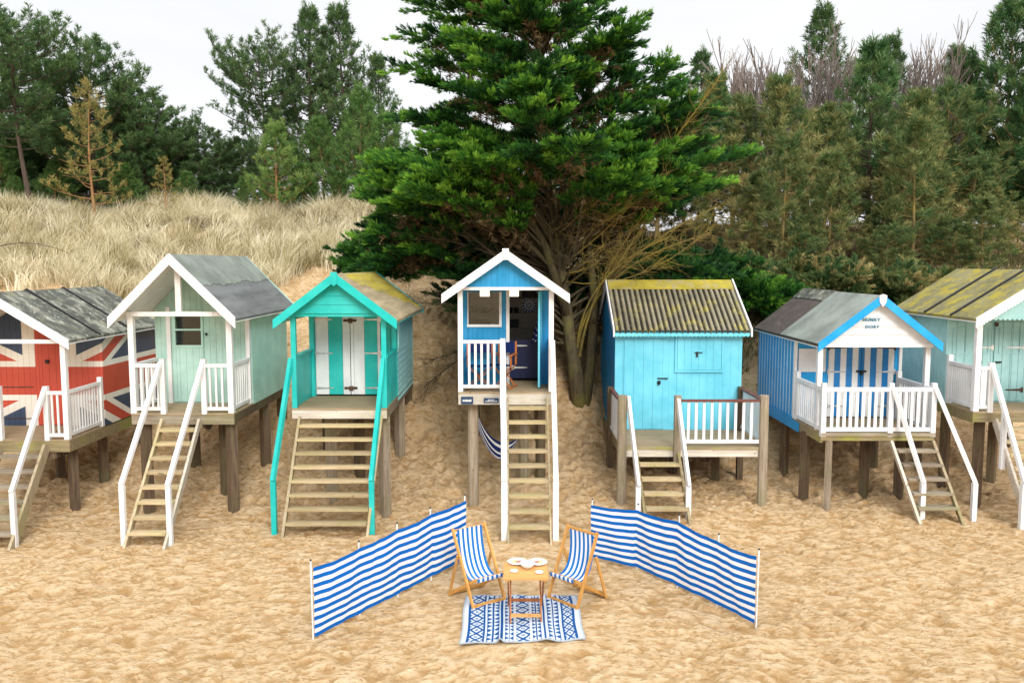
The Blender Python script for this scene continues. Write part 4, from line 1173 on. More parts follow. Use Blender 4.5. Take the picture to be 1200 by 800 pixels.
# hammock slung beneath the blue hut
pa = Vector((X0 - H4.hw + .33, H4.Y0 + .42, at(560, 490, H4.Y0 + .4).z)); pb = Vector((X0 + H4.hw - .62, H4.Y0 + 1.0, at(622, 508, H4.Y0 + 1).z))
V, Fc, mi = [], [], []
mb = MB(); nu, nv = 28, 14
def hm(u, v):
    c = pa.lerp(pb, u)
    sag = .62 * (4 * u * (1 - u)) ** .9
    wid = .03 + .30 * math.sin(math.pi * u) ** .8
    a = (v - .5) * 2
    return (c.x + .03 * a, c.y + a * wid * .55, c.z - sag + abs(a) ** 2 * wid * .45 + a * wid * .35)
for i in range(nu):
    for j in range(nv):
        vs = [hm(i / nu, j / nv), hm((i + 1) / nu, j / nv), hm((i + 1) / nu, (j + 1) / nv), hm(i / nu, (j + 1) / nv)]
        mb.add(vs, [(0, 1, 2, 3)], (1 if j % 3 == 0 else 0))
hmo = mb.build('hammock', [M['navy_cloth'], M['white_cloth']])
tag(hmo, 'navy and white striped hammock slung beneath the blue hut', 'hammock')

# ================================================================== windbreaks
def windbreak(label, ctrl, hs, seed):
    """ctrl: list of (x,y) pole feet; hs fabric top heights"""
    rr = random.Random(seed)
    n = len(ctrl)
    c0 = Vector((ctrl[0][0], ctrl[0][1], gz(*ctrl[0])))
    t = thing('windbreak', label, 'windbreak', c0, 0, 'striped windbreaks on the sand')
    ST = 17; sub = 2; seg = 14
    mb = MB(); rows = ST * sub
    pts = []
    for i in range(n - 1):
        for k in range(seg + (1 if i == n - 2 else 0)):
            f = k / seg
            a, c = Vector(ctrl[i]), Vector(ctrl[i + 1]); q = a.lerp(c, f)
            hb = gz(q.x, q.y) + .055 + .008 * math.sin(i * 2 + f * 5)
            ht = hs[i] * (1 - f) + hs[i + 1] * f - .022 * math.sin(math.pi * f) * (1.2 if i % 2 else .8)
            d = (c - a).normalized(); nrm = Vector((-d.y, d.x)); nrm = nrm if nrm.y < 0 else -nrm
            pts.append((q, hb, ht, nrm, f, i))
    ph = rr.uniform(0, 6)
    for q, hb, ht, nrm, f, i in pts:
        for j in range(rows + 1):
            v = j / rows
            z = hb + (ht + gz(q.x, q.y) - hb) * v
            off = .032 * math.sin(math.pi * f) * math.sin(math.pi * min(1, v * 1.1)) + .007 * math.sin(v * 5 + f * 14 + i * 2 + ph) * math.sin(math.pi * f) + .003 * math.sin(f * 25 + v * 9 + i)
            mb.v.append((q.x + nrm.x * off - c0.x, q.y + nrm.y * off - c0.y, z - c0.z))
    R1 = rows + 1
    for a in range(len(pts) - 1):
        for j in range(rows):
            mb.f.append((a * R1 + j, (a + 1) * R1 + j, (a + 1) * R1 + j + 1, a * R1 + j + 1)); mb.m.append(1 if (j // sub) % 2 == 0 else 0)
    mb.build('fabric', [M['white_cloth'], M['blue_cloth']], t, smooth=True)
    for i, (x, y) in enumerate(ctrl):
        lean = rr.uniform(-.015, .015)
        zg = gz(x, y)
        a_, b_ = Vector(ctrl[max(0, i - 1)]), Vector(ctrl[min(n - 1, i + 1)]); d_ = (b_ - a_).normalized(); n_ = Vector((-d_.y, d_.x)); n_ = n_ if n_.y > 0 else -n_
        bx, by = x - c0.x + n_.x * .026, y - c0.y + n_.y * .026
        p = MB().tube([(bx, by, zg - c0.z - .25), (bx + lean, by, zg - c0.z + hs[i] + .08)], [.011, .011], 8).build('pole', M['white'], t)
        MB().tube([(bx + lean, by, zg - c0.z + hs[i] + .081), (bx + lean, by, zg - c0.z + hs[i] + .10)], [.013, .013], 8).build('pole_cap', M['black'], p)
    return t
fa, fb = gnd(546.5, 660), gnd(369, 749)
ctl = [tuple(fa.lerp(fb, u))[:2] for u in (0, .265, .5, .74, 1)]
windbreak('blue and white striped windbreak stretched left of the deckchairs', ctl, [1.02, 1.02, 1.0, .97, .97], 3)
ctl = [tuple(gnd(*p))[:2] for p in ((692, 655), (745, 668), (792, 689), (838, 712), (884, 737))]
windbreak('blue and white striped windbreak stretched right of the deckchairs', ctl, [.92, .97, 1.02, .96, .96], 5)

# ================================================================== deckchairs, table, rug
def deckchair(label, fl, fr, lean=.58):
    fl, fr = Vector(fl), Vector(fr)
    c = (fl + fr) / 2; w = (fr - fl).length; ang = math.atan2(fr.y - fl.y, fr.x - fl.x)
    t = thing('deckchair', label, 'deckchair', (c.x, c.y, gz(c.x, c.y)), ang, 'striped deckchairs on the sand')
    a = w / 2
    A0, A1 = (0.0, 0.0), (lean, 1.0)      # long frame (y,z)
    B0, B1 = (.03, .40), (.70, .02)      # seat frame front bar -> rear foot
    mb = MB()
    for s in (-1, 1):
        mb.bar((s * a, A0[0], A0[1] - .04), (s * a, A1[0], A1[1]), .028, .045)
    mb.bar((-a - .01, A1[0] - .02, A1[1] - .03), (a + .01, A1[0] - .02, A1[1] - .03), .03, .03)
    mb.bar((-a + .014, .02, .03), (a - .014, .02, .03), .025, .05)
    mb.build('back_frame', M['teak'], t)
    b_ = a - .035
    mb = MB()
    for s in (-1, 1):
        mb.bar((s * b_, B0[0], B0[1]), (s * b_, B1[0], B1[1] - .03), .025, .04)
    mb.bar((-b_, B0[0], B0[1]), (b_, B0[0], B0[1]), .03, .03)
    mb.bar((-b_ + .012, B1[0] - .04, .035), (b_ - .012, B1[0] - .04, .035), .03, .05)
    mb.build('seat_frame', M['teak'], t)
    mb = MB()
    for s in (-1, 1):
        mb.bar((s * (a + .026), .40, .66), (s * (a + .026), .64, .0), .022, .04)
    mb.bar((-a - .03, .625, .035), (a + .03, .625, .035), .03, .035)
    mb.build('prop_frame', M['teak'], t)
    # canvas sling
    P0, P1, P2, P3 = (A1[0] - .035, A1[1] - .015), (.50, .42), (.28, .22), (B0[0] - .018, B0[1] + .018)
    nst = 11; sub = 3; rows = 26; cw = b_ - .02
    mb = MB()
    for i in range(rows + 1):
        u = i / rows; q = 1 - u
        y = q ** 3 * P0[0] + 3 * q * q * u * P1[0] + 3 * q * u * u * P2[0] + u ** 3 * P3[0]
        z = q ** 3 * P0[1] + 3 * q * q * u * P1[1] + 3 * q * u * u * P2[1] + u ** 3 * P3[1]
        for j in range(nst * sub + 1):
            x = -cw + 2 * cw * j / (nst * sub)
            sg = -.018 * (1 - (x / cw) ** 2) * math.sin(math.pi * u)
            mb.v.append((x, y - sg * .5, z + sg))
    # turned hem over the front bar
    R1 = nst * sub + 1
    for dy, dz in ((-.012, -.02), (-.004, -.055)):
        for j in range(R1):
            mb.v.append((-cw + 2 * cw * j / (nst * sub), P3[0] + dy, P3[1] + dz))
    for i in range(rows + 2):
        for j in range(nst * sub):
            mb.f.append((i * R1 + j, i * R1 + j + 1, (i + 1) * R1 + j + 1, (i + 1) * R1 + j)); mb.m.append(1 if (j // sub) % 2 == 0 else 0)
    mb.build('canvas_sling', [M['white_cloth'], M['chair_blue']], t, smooth=True)
    return t
deckchair('wooden deckchair with blue and white striped canvas, left of the small table', gnd(556, 715), gnd(593, 704.5))
deckchair('wooden deckchair with blue and white striped canvas, right of the small table', gnd(641, 704.5), gnd(675, 717.5), .46)

# rug
ra, rb_, rc, rd = gnd(542.5, 700), gnd(681.5, 702), gnd(685, 753.5), gnd(537, 753.5)
cxr = (ra.x + rb_.x + rc.x + rd.x) / 4; cyr = (ra.y + rc.y) / 2
rug_w = rc.x - rd.x; rug_d = ra.y - rd.y
NXR, NYR = 186, 150
def rug_blue(u, v):
    x = u * 12.2       # columns
    if u < .018 or u > .982 or v < .022 or v > .978: return 2
    if u < .05 or u > .95 : return 0
    seg = [(.05, .07, 'l'), (.07, .175, 'd'), (.175, .195, 'l'), (.195, .21, 'w'), (.21, .31, 't'), (.31, .325, 'w'), (.325, .345, 'l'), (.345, .36, 'w'), (.36, .43, 't'), (.43, .45, 'w'), (.45, .565, 'd'), (.565, .585, 'w'), (.585, .655, 't'), (.655, .675, 'w'), (.675, .695, 'l'), (.695, .715, 'w'), (.715, .81, 't'), (.81, .835, 'w'), (.835, .85, 'l'), (.85, .925, 'd'), (.925, .945, 'l'), (.945, .951, 'w')]
    for a, c, k in seg:
        if a <= u < c:
            s = (u - a) / (c - a); p = v * 11 % 1
            if k == 'l': return 1
            if k == 'w': return 0
            if k == 't':
                tri = abs(2 * ((v * 13) % 1) - 1)
                e = abs(2 * s - 1)
                return 0 if .14 < e < .14 + .86 * (1 - tri) * 1.05 and e < .93 else 1
            if k == 'd':
                q = abs(2 * s - 1); r_ = abs(2 * ((v * 8) % 1) - 1)
                dd = abs(q - r_)
                return 1 if dd < .26 or (q + r_ < .34) or abs(dd - .78) < .10 else 0
    return 0
V = []; 
gxr = np.linspace(-.5, .5, NXR + 1); gyr = np.linspace(-.5, .5, NYR + 1)
for vy in gyr:
    for ux_ in gxr:
        wx = cxr + ux_ * rug_w * (1 + .012 * math.sin(vy * 7)) ; wy = cyr + vy * rug_d + .014 * math.sin(ux_ * 17) * (.5 - vy)
        fold = .045 * math.exp(-((ux_ + .175) / .022) ** 2) * (.55 - vy) ** 2 + .02 * math.exp(-((ux_ - .20) / .05) ** 2) * (.5 - vy) ** 2
        V.append((wx - cxr, wy - cyr, gz(wx, wy) + .020 + fold + .008 * math.sin(ux_ * 21 + vy * 5) + .006 * math.sin(vy * 17 + ux_ * 4)))
mb = MB(); mb.v = V
for j in range(NYR):
    for i in range(NXR):
        mb.f.append((j * (NXR + 1) + i, j * (NXR + 1) + i + 1, (j + 1) * (NXR + 1) + i + 1, (j + 1) * (NXR + 1) + i))
        mb.m.append(rug_blue((i + .5) / NXR, (j + .5) / NYR))
rug = mb.build('rug', [M['rug_white'], M['rug_blue'], M['rug_edge']])
sol = rug.modifiers.new('thick', 'SOLIDIFY'); sol.thickness = .010
rug.location = (cxr, cyr, 0)
tag(rug, 'blue and white geometric patterned rug on the sand under the table', 'rug')

# folding table
fl_, fr_ = gnd(599, 732), gnd(633.5, 733)
tc = (fl_ + fr_) / 2; tw = .50
ty = tc.y + .30; tz = gz(tc.x, ty) + .025
tt = thing('folding_table', 'small square folding wooden table between the two deckchairs', 'table', (tc.x - .0, ty, tz), 0)
TH = .60
mb = MB()
for k in range(7):
    w_ = .60 / 7
    mb.box(-.3 + .0, .3, -.3 + k * w_ + .003, -.3 + (k + 1) * w_ - .003, TH - .022, TH)
mb.box(-.27, -.23, -.28, .28, TH - .05, TH - .0225); mb.box(.23, .27, -.28, .28, TH - .05, TH - .0225)
mb.build('tabletop', M['teak_x'], tt)
for s in (-1, 1):
    MB().bar((s * .205, -.30, -.02), (s * .205, .26, TH - .05), .022, .035).build('leg', M['teak_dark'], tt)
    MB().bar((s * .235, .30, -.02), (s * .235, -.26, TH - .05), .022, .035).build('leg', M['teak_dark'], tt)
MB().bar((-.2, -.245, .07), (.2, -.245, .07), .02, .045).build('stretcher', M['teak_x'], tt)
MB().bar((-.23, .22, .09), (.23, .22, .09), .02, .04).build('stretcher', M['teak_dark'], tt)
top = tz + TH
def on_table(px, py): 
    q = gnd(px, py, top); return q.x, q.y
def dish(name, label, px, py, rad, dep, cat, mat=M['china'], group=None):
    x, y = on_table(px, py)
    t = MB().lathe([(0, .004), (rad * .55, .004), (rad, dep), (rad * 1.0, dep + .005), (rad * .93, dep + .004), (rad * .52, .011), (0, .011)], (0, 0, 0), 28).build(name, mat, smooth=True)
    t.location = (x, y, top + .001)
    return tag(t, label, cat, group)
def blob(mb, x, y, z, r_, fl=.5, mi=0):
    n = 8; prof = [(0, r_ * fl * 1.0), (r_ * .6, r_ * fl * .8), (r_, r_ * fl * .15), (r_ * .8, 0)]
    mb.lathe(prof, (x, y, z), n, mi)
p1 = dish('dinner_plate', 'white plate with pink salmon on the left of the folding table', 606, 659, .135, .02, 'plate', group='plates laid on the folding table')
mb = MB()
for k in range(5): blob(mb, .02 + .022 * k, .0 + .012 * math.sin(k * 2), .012, .034, .6, 0)
mb.build('food', M['salmon'], p1, smooth=True)
mb = MB(); blob(mb, -.05, -.03, .012, .04, .5); blob(mb, -.03, .04, .012, .035, .6); mb.build('food', M['salad'], p1, smooth=True)
p2 = dish('dinner_plate', 'white plate with pinkish food on the right of the folding table', 630, 659.5, .135, .02, 'plate', group='plates laid on the folding table')
mb = MB()
for k in range(5): blob(mb, -.065 + .02 * k, .01 * math.cos(k * 2), .012, .03, .6, 0)
mb.build('food', M['salmon'], p2, smooth=True)
mb = MB(); blob(mb, .05, -.02, .012, .045, .4); blob(mb, .045, .04, .012, .035, .6); mb.build('food', M['salad'], p2, smooth=True)
bowl = dish('bowl', 'white bowl with blue patterned inside at the front middle of the table', 618, 665, .105, .065, 'bowl')
mb = MB()
for k in range(22):
    a0 = 2 * math.pi * k / 22; a1 = a0 + .16
    for q, (ra_, rb2) in enumerate(((.082, .095), (.064, .076))):
        if (k + q) % 2: continue
        zf_ = lambda rr: .013 + (.062 - .011) * (rr - .0546) / (.0977 - .0546)
        mb.add([(ra_ * math.cos(a0), ra_ * math.sin(a0), zf_(ra_) + .003), (rb2 * math.cos(a0), rb2 * math.sin(a0), zf_(rb2) + .003), (rb2 * math.cos(a1), rb2 * math.sin(a1), zf_(rb2) + .003), (ra_ * math.cos(a1), ra_ * math.sin(a1), zf_(ra_) + .003)], [(0, 1, 2, 3)])
mb.build('glaze_pattern', M['china_blue'], bowl)
dish('saucer', 'small white saucer at the front left corner of the table', 602.5, 669.5, .055, .012, 'saucer', group='saucers on the folding table')
dish('saucer', 'small white saucer at the front right corner of the table', 632, 671, .055, .012, 'saucer', group='saucers on the folding table')

# ------------------------------------------------------------------ foliage
def unit(a): return a / np.maximum(np.linalg.norm(a, axis=-1, keepdims=True), 1e-9)

def needles(P, Dn, S, T, K, L, W, ang, stem, tj=.12, g=None):
    """every tuft: K blades leaving a short stem; returns verts, tris, tint"""
    g = g or rng
    n = len(P); P = np.repeat(P, K, 0); Dn = np.repeat(unit(Dn), K, 0); S = np.repeat(S, K); T = np.repeat(T, K)
    m = n * K
    t = g.random(m) ** .8
    phi = g.random(m) * 6.2832; a = ang * g.uniform(.45, 1.25, m)
    ref = np.where(np.abs(Dn[:, 2:3]) < .9, np.array([[0, 0, 1.]]), np.array([[1., 0, 0]]))
    u = unit(np.cross(Dn, ref)); v = np.cross(Dn, u)
    d = Dn * np.cos(a)[:, None] + (u * np.cos(phi)[:, None] + v * np.sin(phi)[:, None]) * np.sin(a)[:, None]
    b = P + Dn * (stem * S * t)[:, None]
    ln = L * S * g.uniform(.65, 1.15, m)
    tip = b + d * ln[:, None]
    w = unit(np.cross(d, g.normal(size=(m, 3)))) * (W * S)[:, None]
    mid = b + d * (ln * .4)[:, None]
    V = np.stack([b, mid - w, tip, mid + w], 1).reshape(-1, 3)
    F = np.arange(m * 4).reshape(m, 4)
    tt = np.clip(T + g.normal(0, tj, m), 0, 1)
    tt = np.clip(tt + (t - .5) * .22, 0, 1)  # lighter towards the tuft ends, painting lit tops into the tint
    return V, F, np.repeat(tt, 4)

def curve3(p0, p1, p2, n):
    t = np.linspace(0, 1, n)[:, None]
    return (1 - t) ** 2 * p0 + 2 * t * (1 - t) * p1 + t * t * p2

def limb_tube(mb, pts, r0, r1, n=5, mi=0):
    k = len(pts); mb.tube([tuple(p) for p in pts], [r0 + (r1 - r0) * (i / (k - 1)) ** .8 for i in range(k)], n, mi)

TG = {'pine': 'tall pines on the dune top', 'young': 'young pines behind the huts'}

def make_pine(H, Rm, base, seed, mat, bark, nbr=46, prof='round', tint=(.25, .75), K=26, L=.17, W=.012, lean=(0, 0), tuft=1.0, dens=1.0, up=.25, trunk_r=None, fork=0, droop=.0, lowtint=None):
    """returns (trunk MB, crown arrays); local origin at the foot of the trunk"""
    g = np.random.default_rng(seed); rd = random.Random(seed)
    tr = trunk_r or H * .017
    n = 12; tp = []
    wx, wy = g.uniform(-1, 1, 2) * H * .025
    for i in range(n):
        t = i / (n - 1)
        tp.append(np.array([lean[0] * t + wx * math.sin(t * 5.1 + seed), lean[1] * t + wy * math.sin(t * 4.3), H * t - (.6 if i == 0 else 0)]))
    mb = MB(); limb_tube(mb, tp, tr, tr * .12, 8)
    tpa = np.array(tp)
    def tpos(t):
        i = min(n - 2, int(t * (n - 1))); f = t * (n - 1) - i
        return tpa[i] * (1 - f) + tpa[i + 1] * f
    PP, DD, SS, TT = [], [], [], []
    for b in range(nbr):
        t = base + (1 - base) * ((b + g.uniform(0, .8)) / nbr) ** .9
        t = min(t, .985)
        q = (t - base) / (1 - base)
        if prof == 'round': rl = math.sin(math.pi * min(1, .18 + .80 * q)) ** .7 * (1 if q < .8 else .85)
        elif prof == 'flat': rl = .55 + .5 * q if q < .75 else 1.0 - (q - .75) * 2.6
        elif prof == 'cone': rl = (1 - q) ** .75 * (.75 + .25 * min(1, q * 6)) + .05
        else: rl = (1 - q ** 1.6) * .9 + .1
        ln = Rm * rl * g.uniform(.62, 1.12)
        az = b * 2.39996 + g.uniform(-.5, .5)
        p0 = tpos(t)
        el = up + .5 * q + g.uniform(-.15, .15)
        d = np.array([math.cos(az) * math.cos(el), math.sin(az) * math.cos(el), math.sin(el)])
        hd = np.array([math.cos(az), math.sin(az), 0])
        p2 = p0 + d * ln + np.array([0, 0, -droop * ln]); p1 = p0 + hd * ln * .55 + np.array([0, 0, ln * (math.sin(el) * .15 - droop * .3)])
        npt = 6; pts = curve3(p0, p1, p2, npt)
        br = max(.012, tr * .34 * (ln / Rm) ** .8)
        limb_tube(mb, pts, br, br * .25, 4)
        nl = max(3, int(ln / .30 * dens))
        for k in range(nl):
            u = .22 + .78 * (k + g.uniform(0, .9)) / nl; u = min(u, 1)
            i = min(npt - 2, int(u * (npt - 1))); f = u * (npt - 1) - i
            c = pts[i] * (1 - f) + pts[i + 1] * f
            dl = unit(pts[i + 1] - pts[i])
            side = np.cross(dl, [0, 0, 1.]); side = side / (np.linalg.norm(side) + 1e-6)
            s = 1 if k % 2 else -1
            sl = ln * g.uniform(.16, .38) * (1.25 - u) + .18
            e = c + dl * sl * .55 + side * s * sl * g.uniform(.3, .95) + np.array([0, 0, sl * g.uniform(-.05, .45)])
            if sl > .35: mb.tube([tuple(c), tuple(e)], [br * .3, .006], 3)
            nt_ = max(2, int(sl / .17 * dens))
            for z in range(nt_):
                f2 = (z + 1) / nt_
                pos = c + (e - c) * f2 + g.normal(0, .05, 3)
                dd = unit((e - c)) * .45 + np.array([0, 0, .75]) + g.normal(0, .22, 3)
                PP.append(pos); DD.append(dd); SS.append(tuft * g.uniform(.75, 1.25))
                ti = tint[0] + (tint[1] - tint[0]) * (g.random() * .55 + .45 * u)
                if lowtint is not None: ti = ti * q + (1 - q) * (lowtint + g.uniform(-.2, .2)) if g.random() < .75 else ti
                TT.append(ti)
    PP, DD, SS, TT = map(np.array, (PP, DD, SS, TT))
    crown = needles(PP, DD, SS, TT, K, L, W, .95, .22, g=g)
    return mb, crown

tree_protos = {}
def place_tree(key, name, label, px, Y, top_py, rz, cat='pine', group=None, base_z=None, sxy=1.0, build=None):
    """px: where the trunk stands; height from the top row in the photograph"""
    X = at(px, 300, Y).x; zb_ = gz(X, Y) if base_z is None else base_z
    Hh = at(px, top_py, Y).z - zb_
    if key not in tree_protos:
        H0, mbt, crown, mat, bark = build
        t = thing(name, label, cat, (X, Y, zb_), rz, group)
        tr_ = mbt.build('trunk', bark, t)
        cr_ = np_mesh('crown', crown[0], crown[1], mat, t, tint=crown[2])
        tree_protos[key] = (H0, tr_, cr_)
    else:
        H0, tr_, cr_ = tree_protos[key]
        t = thing(name, label, cat, (X, Y, zb_), rz, group)
        for o in (tr_, cr_):
            c = o.copy(); COL.objects.link(c); c.parent = t
    s = Hh / H0
    t.scale = (s * sxy, s * sxy, s)
    return t

GA = 'mature pines standing on the dune'
GY = 'young pines on the bank behind the huts'
def B(H, Rm, base, seed, mat, bark, **kw):
    mbt, cr = make_pine(H, Rm, base, seed, M[mat], M[bark], **kw)
    return (float(np.percentile(cr[0][:, 2], 99.9)), mbt, cr, M[mat], M[bark])

# left group of mature pines
place_tree('A', 'pine_tree', 'tall spreading pine with bare curving trunk at the far left edge', 38, 33.0, 8, .3, group=GA,
           build=B(9.5, 3.6, .36, 21, 'pine', 'bark', nbr=50, prof='flat', K=34, L=.18, W=.012, tuft=1.55, lean=(-.6, .2), up=.08, dens=.85))
place_tree('B', 'pine_tree', 'dense dark round pine directly behind the yellowing sapling', 112, 36.5, 40, 1.2, group=GA,
           build=B(9.0, 4.0, .10, 22, 'pine', 'bark', nbr=70, prof='round', K=34, L=.18, W=.012, tuft=1.6, up=.2, dens=.85))
place_tree('B', 'pine_tree', 'dark dense pine sloping down to the right, beside the small gold sapling', 178, 37.5, 103, 3.0, group=GA, sxy=1.15)
place_tree('B', 'pine_tree', 'lowest dark pine right of the left group, with bare trunks below', 243, 38.5, 148, 4.4, group=GA, sxy=1.35)
place_tree('A', 'pine_tree', 'tall pine half cut off by the left picture edge behind the bare trunk', -20, 37.5, 2, 2.4, group=GA, sxy=1.15)
place_tree('C', 'pine_tree', 'open airy pine reaching its long arms left against the sky', 318, 37.5, 38, .2, group=GA,
           build=B(10.0, 4.3, .34, 23, 'pine', 'bark', nbr=56, prof='flat', K=32, L=.18, W=.012, tuft=1.5, up=.22, dens=.8, lean=(-.5, 0)))
place_tree('D', 'pine_tree', 'tall airy pine, left of the twin peaks left of the great cypress', 368, 38.0, 6, .9, group=GA,
           build=B(11.0, 3.0, .2, 24, 'pine', 'bark', nbr=84, prof='cone2', K=32, L=.18, W=.012, tuft=1.5, up=.4, dens=.78))
place_tree('D', 'pine_tree', 'tall airy pine, right of the twin peaks left of the great cypress', 403, 38.6, 4, 2.9, group=GA)
place_tree('D', 'pine_tree', 'narrow airy pine top just left of the great cypress', 446, 40.0, 62, 4.1, group=GA, sxy=.8)
place_tree('E', 'pine_tree', 'fresh green bushy pine right beside the great cypress on the left', 424, 33.5, 100, .5, group=GY,
           build=B(6.0, 2.2, .06, 25, 'pine_light', 'bark_ochre', nbr=60, prof='cone2', tint=(.05, .6), K=34, L=.17, W=.009, tuft=1.5, up=.45, dens=.8))
place_tree('E', 'pine_tree', 'bushy green pine in front of the twin airy pines', 378, 34.0, 135, 2.2, group=GY, sxy=1.15)
place_tree('F', 'pine_tree', 'yellow green young pine with twin orange stems above the dune grass', 326, 32.4, 138, .3, group=GY,
           build=B(4.6, 2.0, .04, 26, 'pine_light', 'bark_orange', nbr=46, prof='cone2', tint=(.2, .95), K=34, L=.17, W=.010, tuft=1.5, up=.35, dens=.8))
place_tree('G', 'pine_tree', 'sparse yellowing pine sapling with bare orange trunk in the dune grass', 112, 31.6, 92, .1, group=GY,
           build=B(5.2, 1.75, .05, 27, 'pine_yellow', 'bark_orange', nbr=34, prof='cone', tint=(.15, .8), K=22, L=.17, W=.011, tuft=1.0, up=.12, dens=.75, trunk_r=.075, lowtint=.7))
place_tree('G', 'pine_tree', 'tiny golden pine sapling at the grass edge under dark pines', 196, 31.8, 183, 2.0, group=GY, sxy=1.05)
# shrubs at the foot of the left trees
for i, (px, Y, ty_, lb) in enumerate(((20, 34.5, 205, 'low dark bushy pine at the foot of the far left pine'), (290, 33.4, 205, 'low green bushy pine right of the bare dark trunks'), (355, 33.0, 190, 'low green bushy pine left of the great cypress'), (400, 32.8, 200, 'low bushy green pine closest to the cypress skirt on the dune top'))):
    place_tree('E', 'pine_tree', lb, px, Y, ty_, i * 1.7, group=GY, sxy=1.3)

for i, (px, Y, ty_, key, sx_, lb) in enumerate(((70, 35.5, 185, 'E', 1.5, 'low dark pine between the bare trunk and the yellowing sapling'), (150, 34.8, 190, 'E', 1.6, 'low green pine right of the yellowing sapling'), (222, 35.0, 200, 'E', 1.6, 'low green pine right of the tiny golden sapling'), (4, 36.0, 165, 'E', 1.4, 'low pine in the left picture corner behind the grass'), (345, 34.6, 165, 'E', 1.3, 'green pine just behind the yellow green twin stemmed pine'), (455, 32.0, 130, 'E', 1.2, 'green pine half hidden by the left side of the cypress'))):
    place_tree(key, 'pine_tree', lb, px, Y, ty_, i * 2.1 + .4, group=GY, sxy=sx_)

for i, (px, Y, ty_, lb) in enumerate(((8, 42, 110, 'dark pine deep in the left corner behind the bare trunk'), (78, 43, 120, 'dark pine deep between the bare trunk and the yellowing sapling'), (150, 43, 135, 'dark pine deep behind the yellowing sapling'), (285, 43, 165, 'dark pine deep behind the lowest pines of the left group'))):
    place_tree('B', 'pine_tree', lb, px, Y, ty_, i * 1.3 + .2, group=GA, sxy=1.5)

# right side
place_tree('R1', 'pine_tree', 'young pine with grey green crown and ochre stem right of the cypress', 915, 27.0, 85, .3, group=GY, base_z=None,
           build=B(7.5, 2.7, .08, 31, 'pine_olive', 'bark_ochre', nbr=50, prof='cone', tint=(.0, .65), K=46, L=.17, W=.009, tuft=2.0, up=.35, dens=.52, lowtint=.85))
place_tree('R2', 'pine_tree', 'tallest blue green young pine behind the striped hut, dark trunk', 1015, 28.5, 46, 1.4, group=GY,
           build=B(8.5, 3.1, .12, 32, 'pine_blue', 'bark', nbr=58, prof='cone', tint=(.05, .8), K=46, L=.17, W=.009, tuft=2.0, up=.4, dens=.56, lowtint=.95))
place_tree('R1', 'pine_tree', 'young pine with straight pale stem above the mossy roofed hut', 1065, 27.0, 105, 2.6, group=GY)
place_tree('R1', 'pine_tree', 'olive young pine partly behind the right edge of the cypress', 862, 28.5, 110, 4.0, group=GY, sxy=1.1)
place_tree('R2', 'pine_tree', 'slender blue green pine in the gap right of the cypress', 835, 31.0, 85, 4.9, group=GY, sxy=.9)
place_tree('R3', 'pine_tree', 'big dense green pine at the right picture edge', 1172, 31.5, -5, .6, group=GA,
           build=B(10.5, 3.6, .10, 33, 'pine_blue', 'bark_ochre', nbr=78, prof='cone2', tint=(.05, .8), K=40, L=.17, W=.010, tuft=1.9, up=.35, dens=.75))
place_tree('R3', 'pine_tree', 'dense green pine standing just left of the right edge pine', 1122, 32.5, 62, 2.2, group=GA, sxy=.95)
place_tree('R3', 'pine_tree', 'dense green pine cut by the right picture edge above the scalloped hut', 1225, 29.5, 20, 3.4, group=GA)
place_tree('R4', 'pine_tree', 'rounded olive pine with ochre stem left of the dense right edge pines', 1100, 29.5, 95, 1.0, group=GY,
           build=B(7.0, 3.0, .16, 34, 'pine_olive', 'bark_ochre', nbr=40, prof='round', tint=(.0, .45), K=46, L=.17, W=.009, tuft=2.0, up=.25, dens=.6, lowtint=.55, lean=(.5, 0)))
place_tree('R5', 'pine_tree', 'spindly pine with bare pale stem, the rightmost of three in front of the right woods', 1068, 24.6, 128, .4, group=GY,
           build=B(5.6, 1.5, .10, 35, 'pine_olive', 'bark_ochre', nbr=30, prof='cone', tint=(.05, .6), K=44, L=.17, W=.009, tuft=1.7, up=.3, dens=.42, lowtint=.6, trunk_r=.085))
place_tree('R5', 'pine_tree', 'spindly pine with bare ochre stem just right of the cypress shrub', 917, 24.2, 150, 2.0, group=GY, sxy=1.15)
place_tree('R5', 'pine_tree', 'spindly pine with thin ochre stem above the ridge of the striped hut', 972, 24.4, 170, 3.9, group=GY, sxy=1.2)
place_tree('R5', 'pine_tree', 'short spindly pine behind the mossy roof near the right edge', 1150, 23.8, 225, 5.0, group=GY, sxy=1.6)
place_tree('R4', 'pine_tree', 'low rounded pine behind the gap between striped and mossy huts', 1045, 24.0, 262, 2.5, group=GY, sxy=1.5)
place_tree('R4', 'pine_tree', 'low rounded pine behind the back roof of the striped hut', 945, 23.6, 272, 4.2, group=GY, sxy=1.6)
place_tree('R4', 'pine_tree', 'low rounded pine behind the mossy roof, near its ridge', 1110, 24.2, 255, 5.6, group=GY, sxy=1.5)
place_tree('R1', 'pine_tree', 'small yellowing pine low behind the mossy roofed hut', 1158, 26.0, 212, 1.0, group=GY, sxy=1.25)
place_tree('R1', 'pine_tree', 'olive young pine filling the middle behind the striped hut', 965, 27.8, 120, 5.1, group=GY, sxy=1.15)
place_tree('R1', 'pine_tree', 'short olive pine between cypress shrub and striped hut roof', 885, 25.6, 200, 2.2, group=GY, sxy=1.3)
place_tree('R1', 'pine_tree', 'short olive pine between the striped hut and the mossy roofed hut', 1092, 26.4, 190, 3.7, group=GY, sxy=1.3)
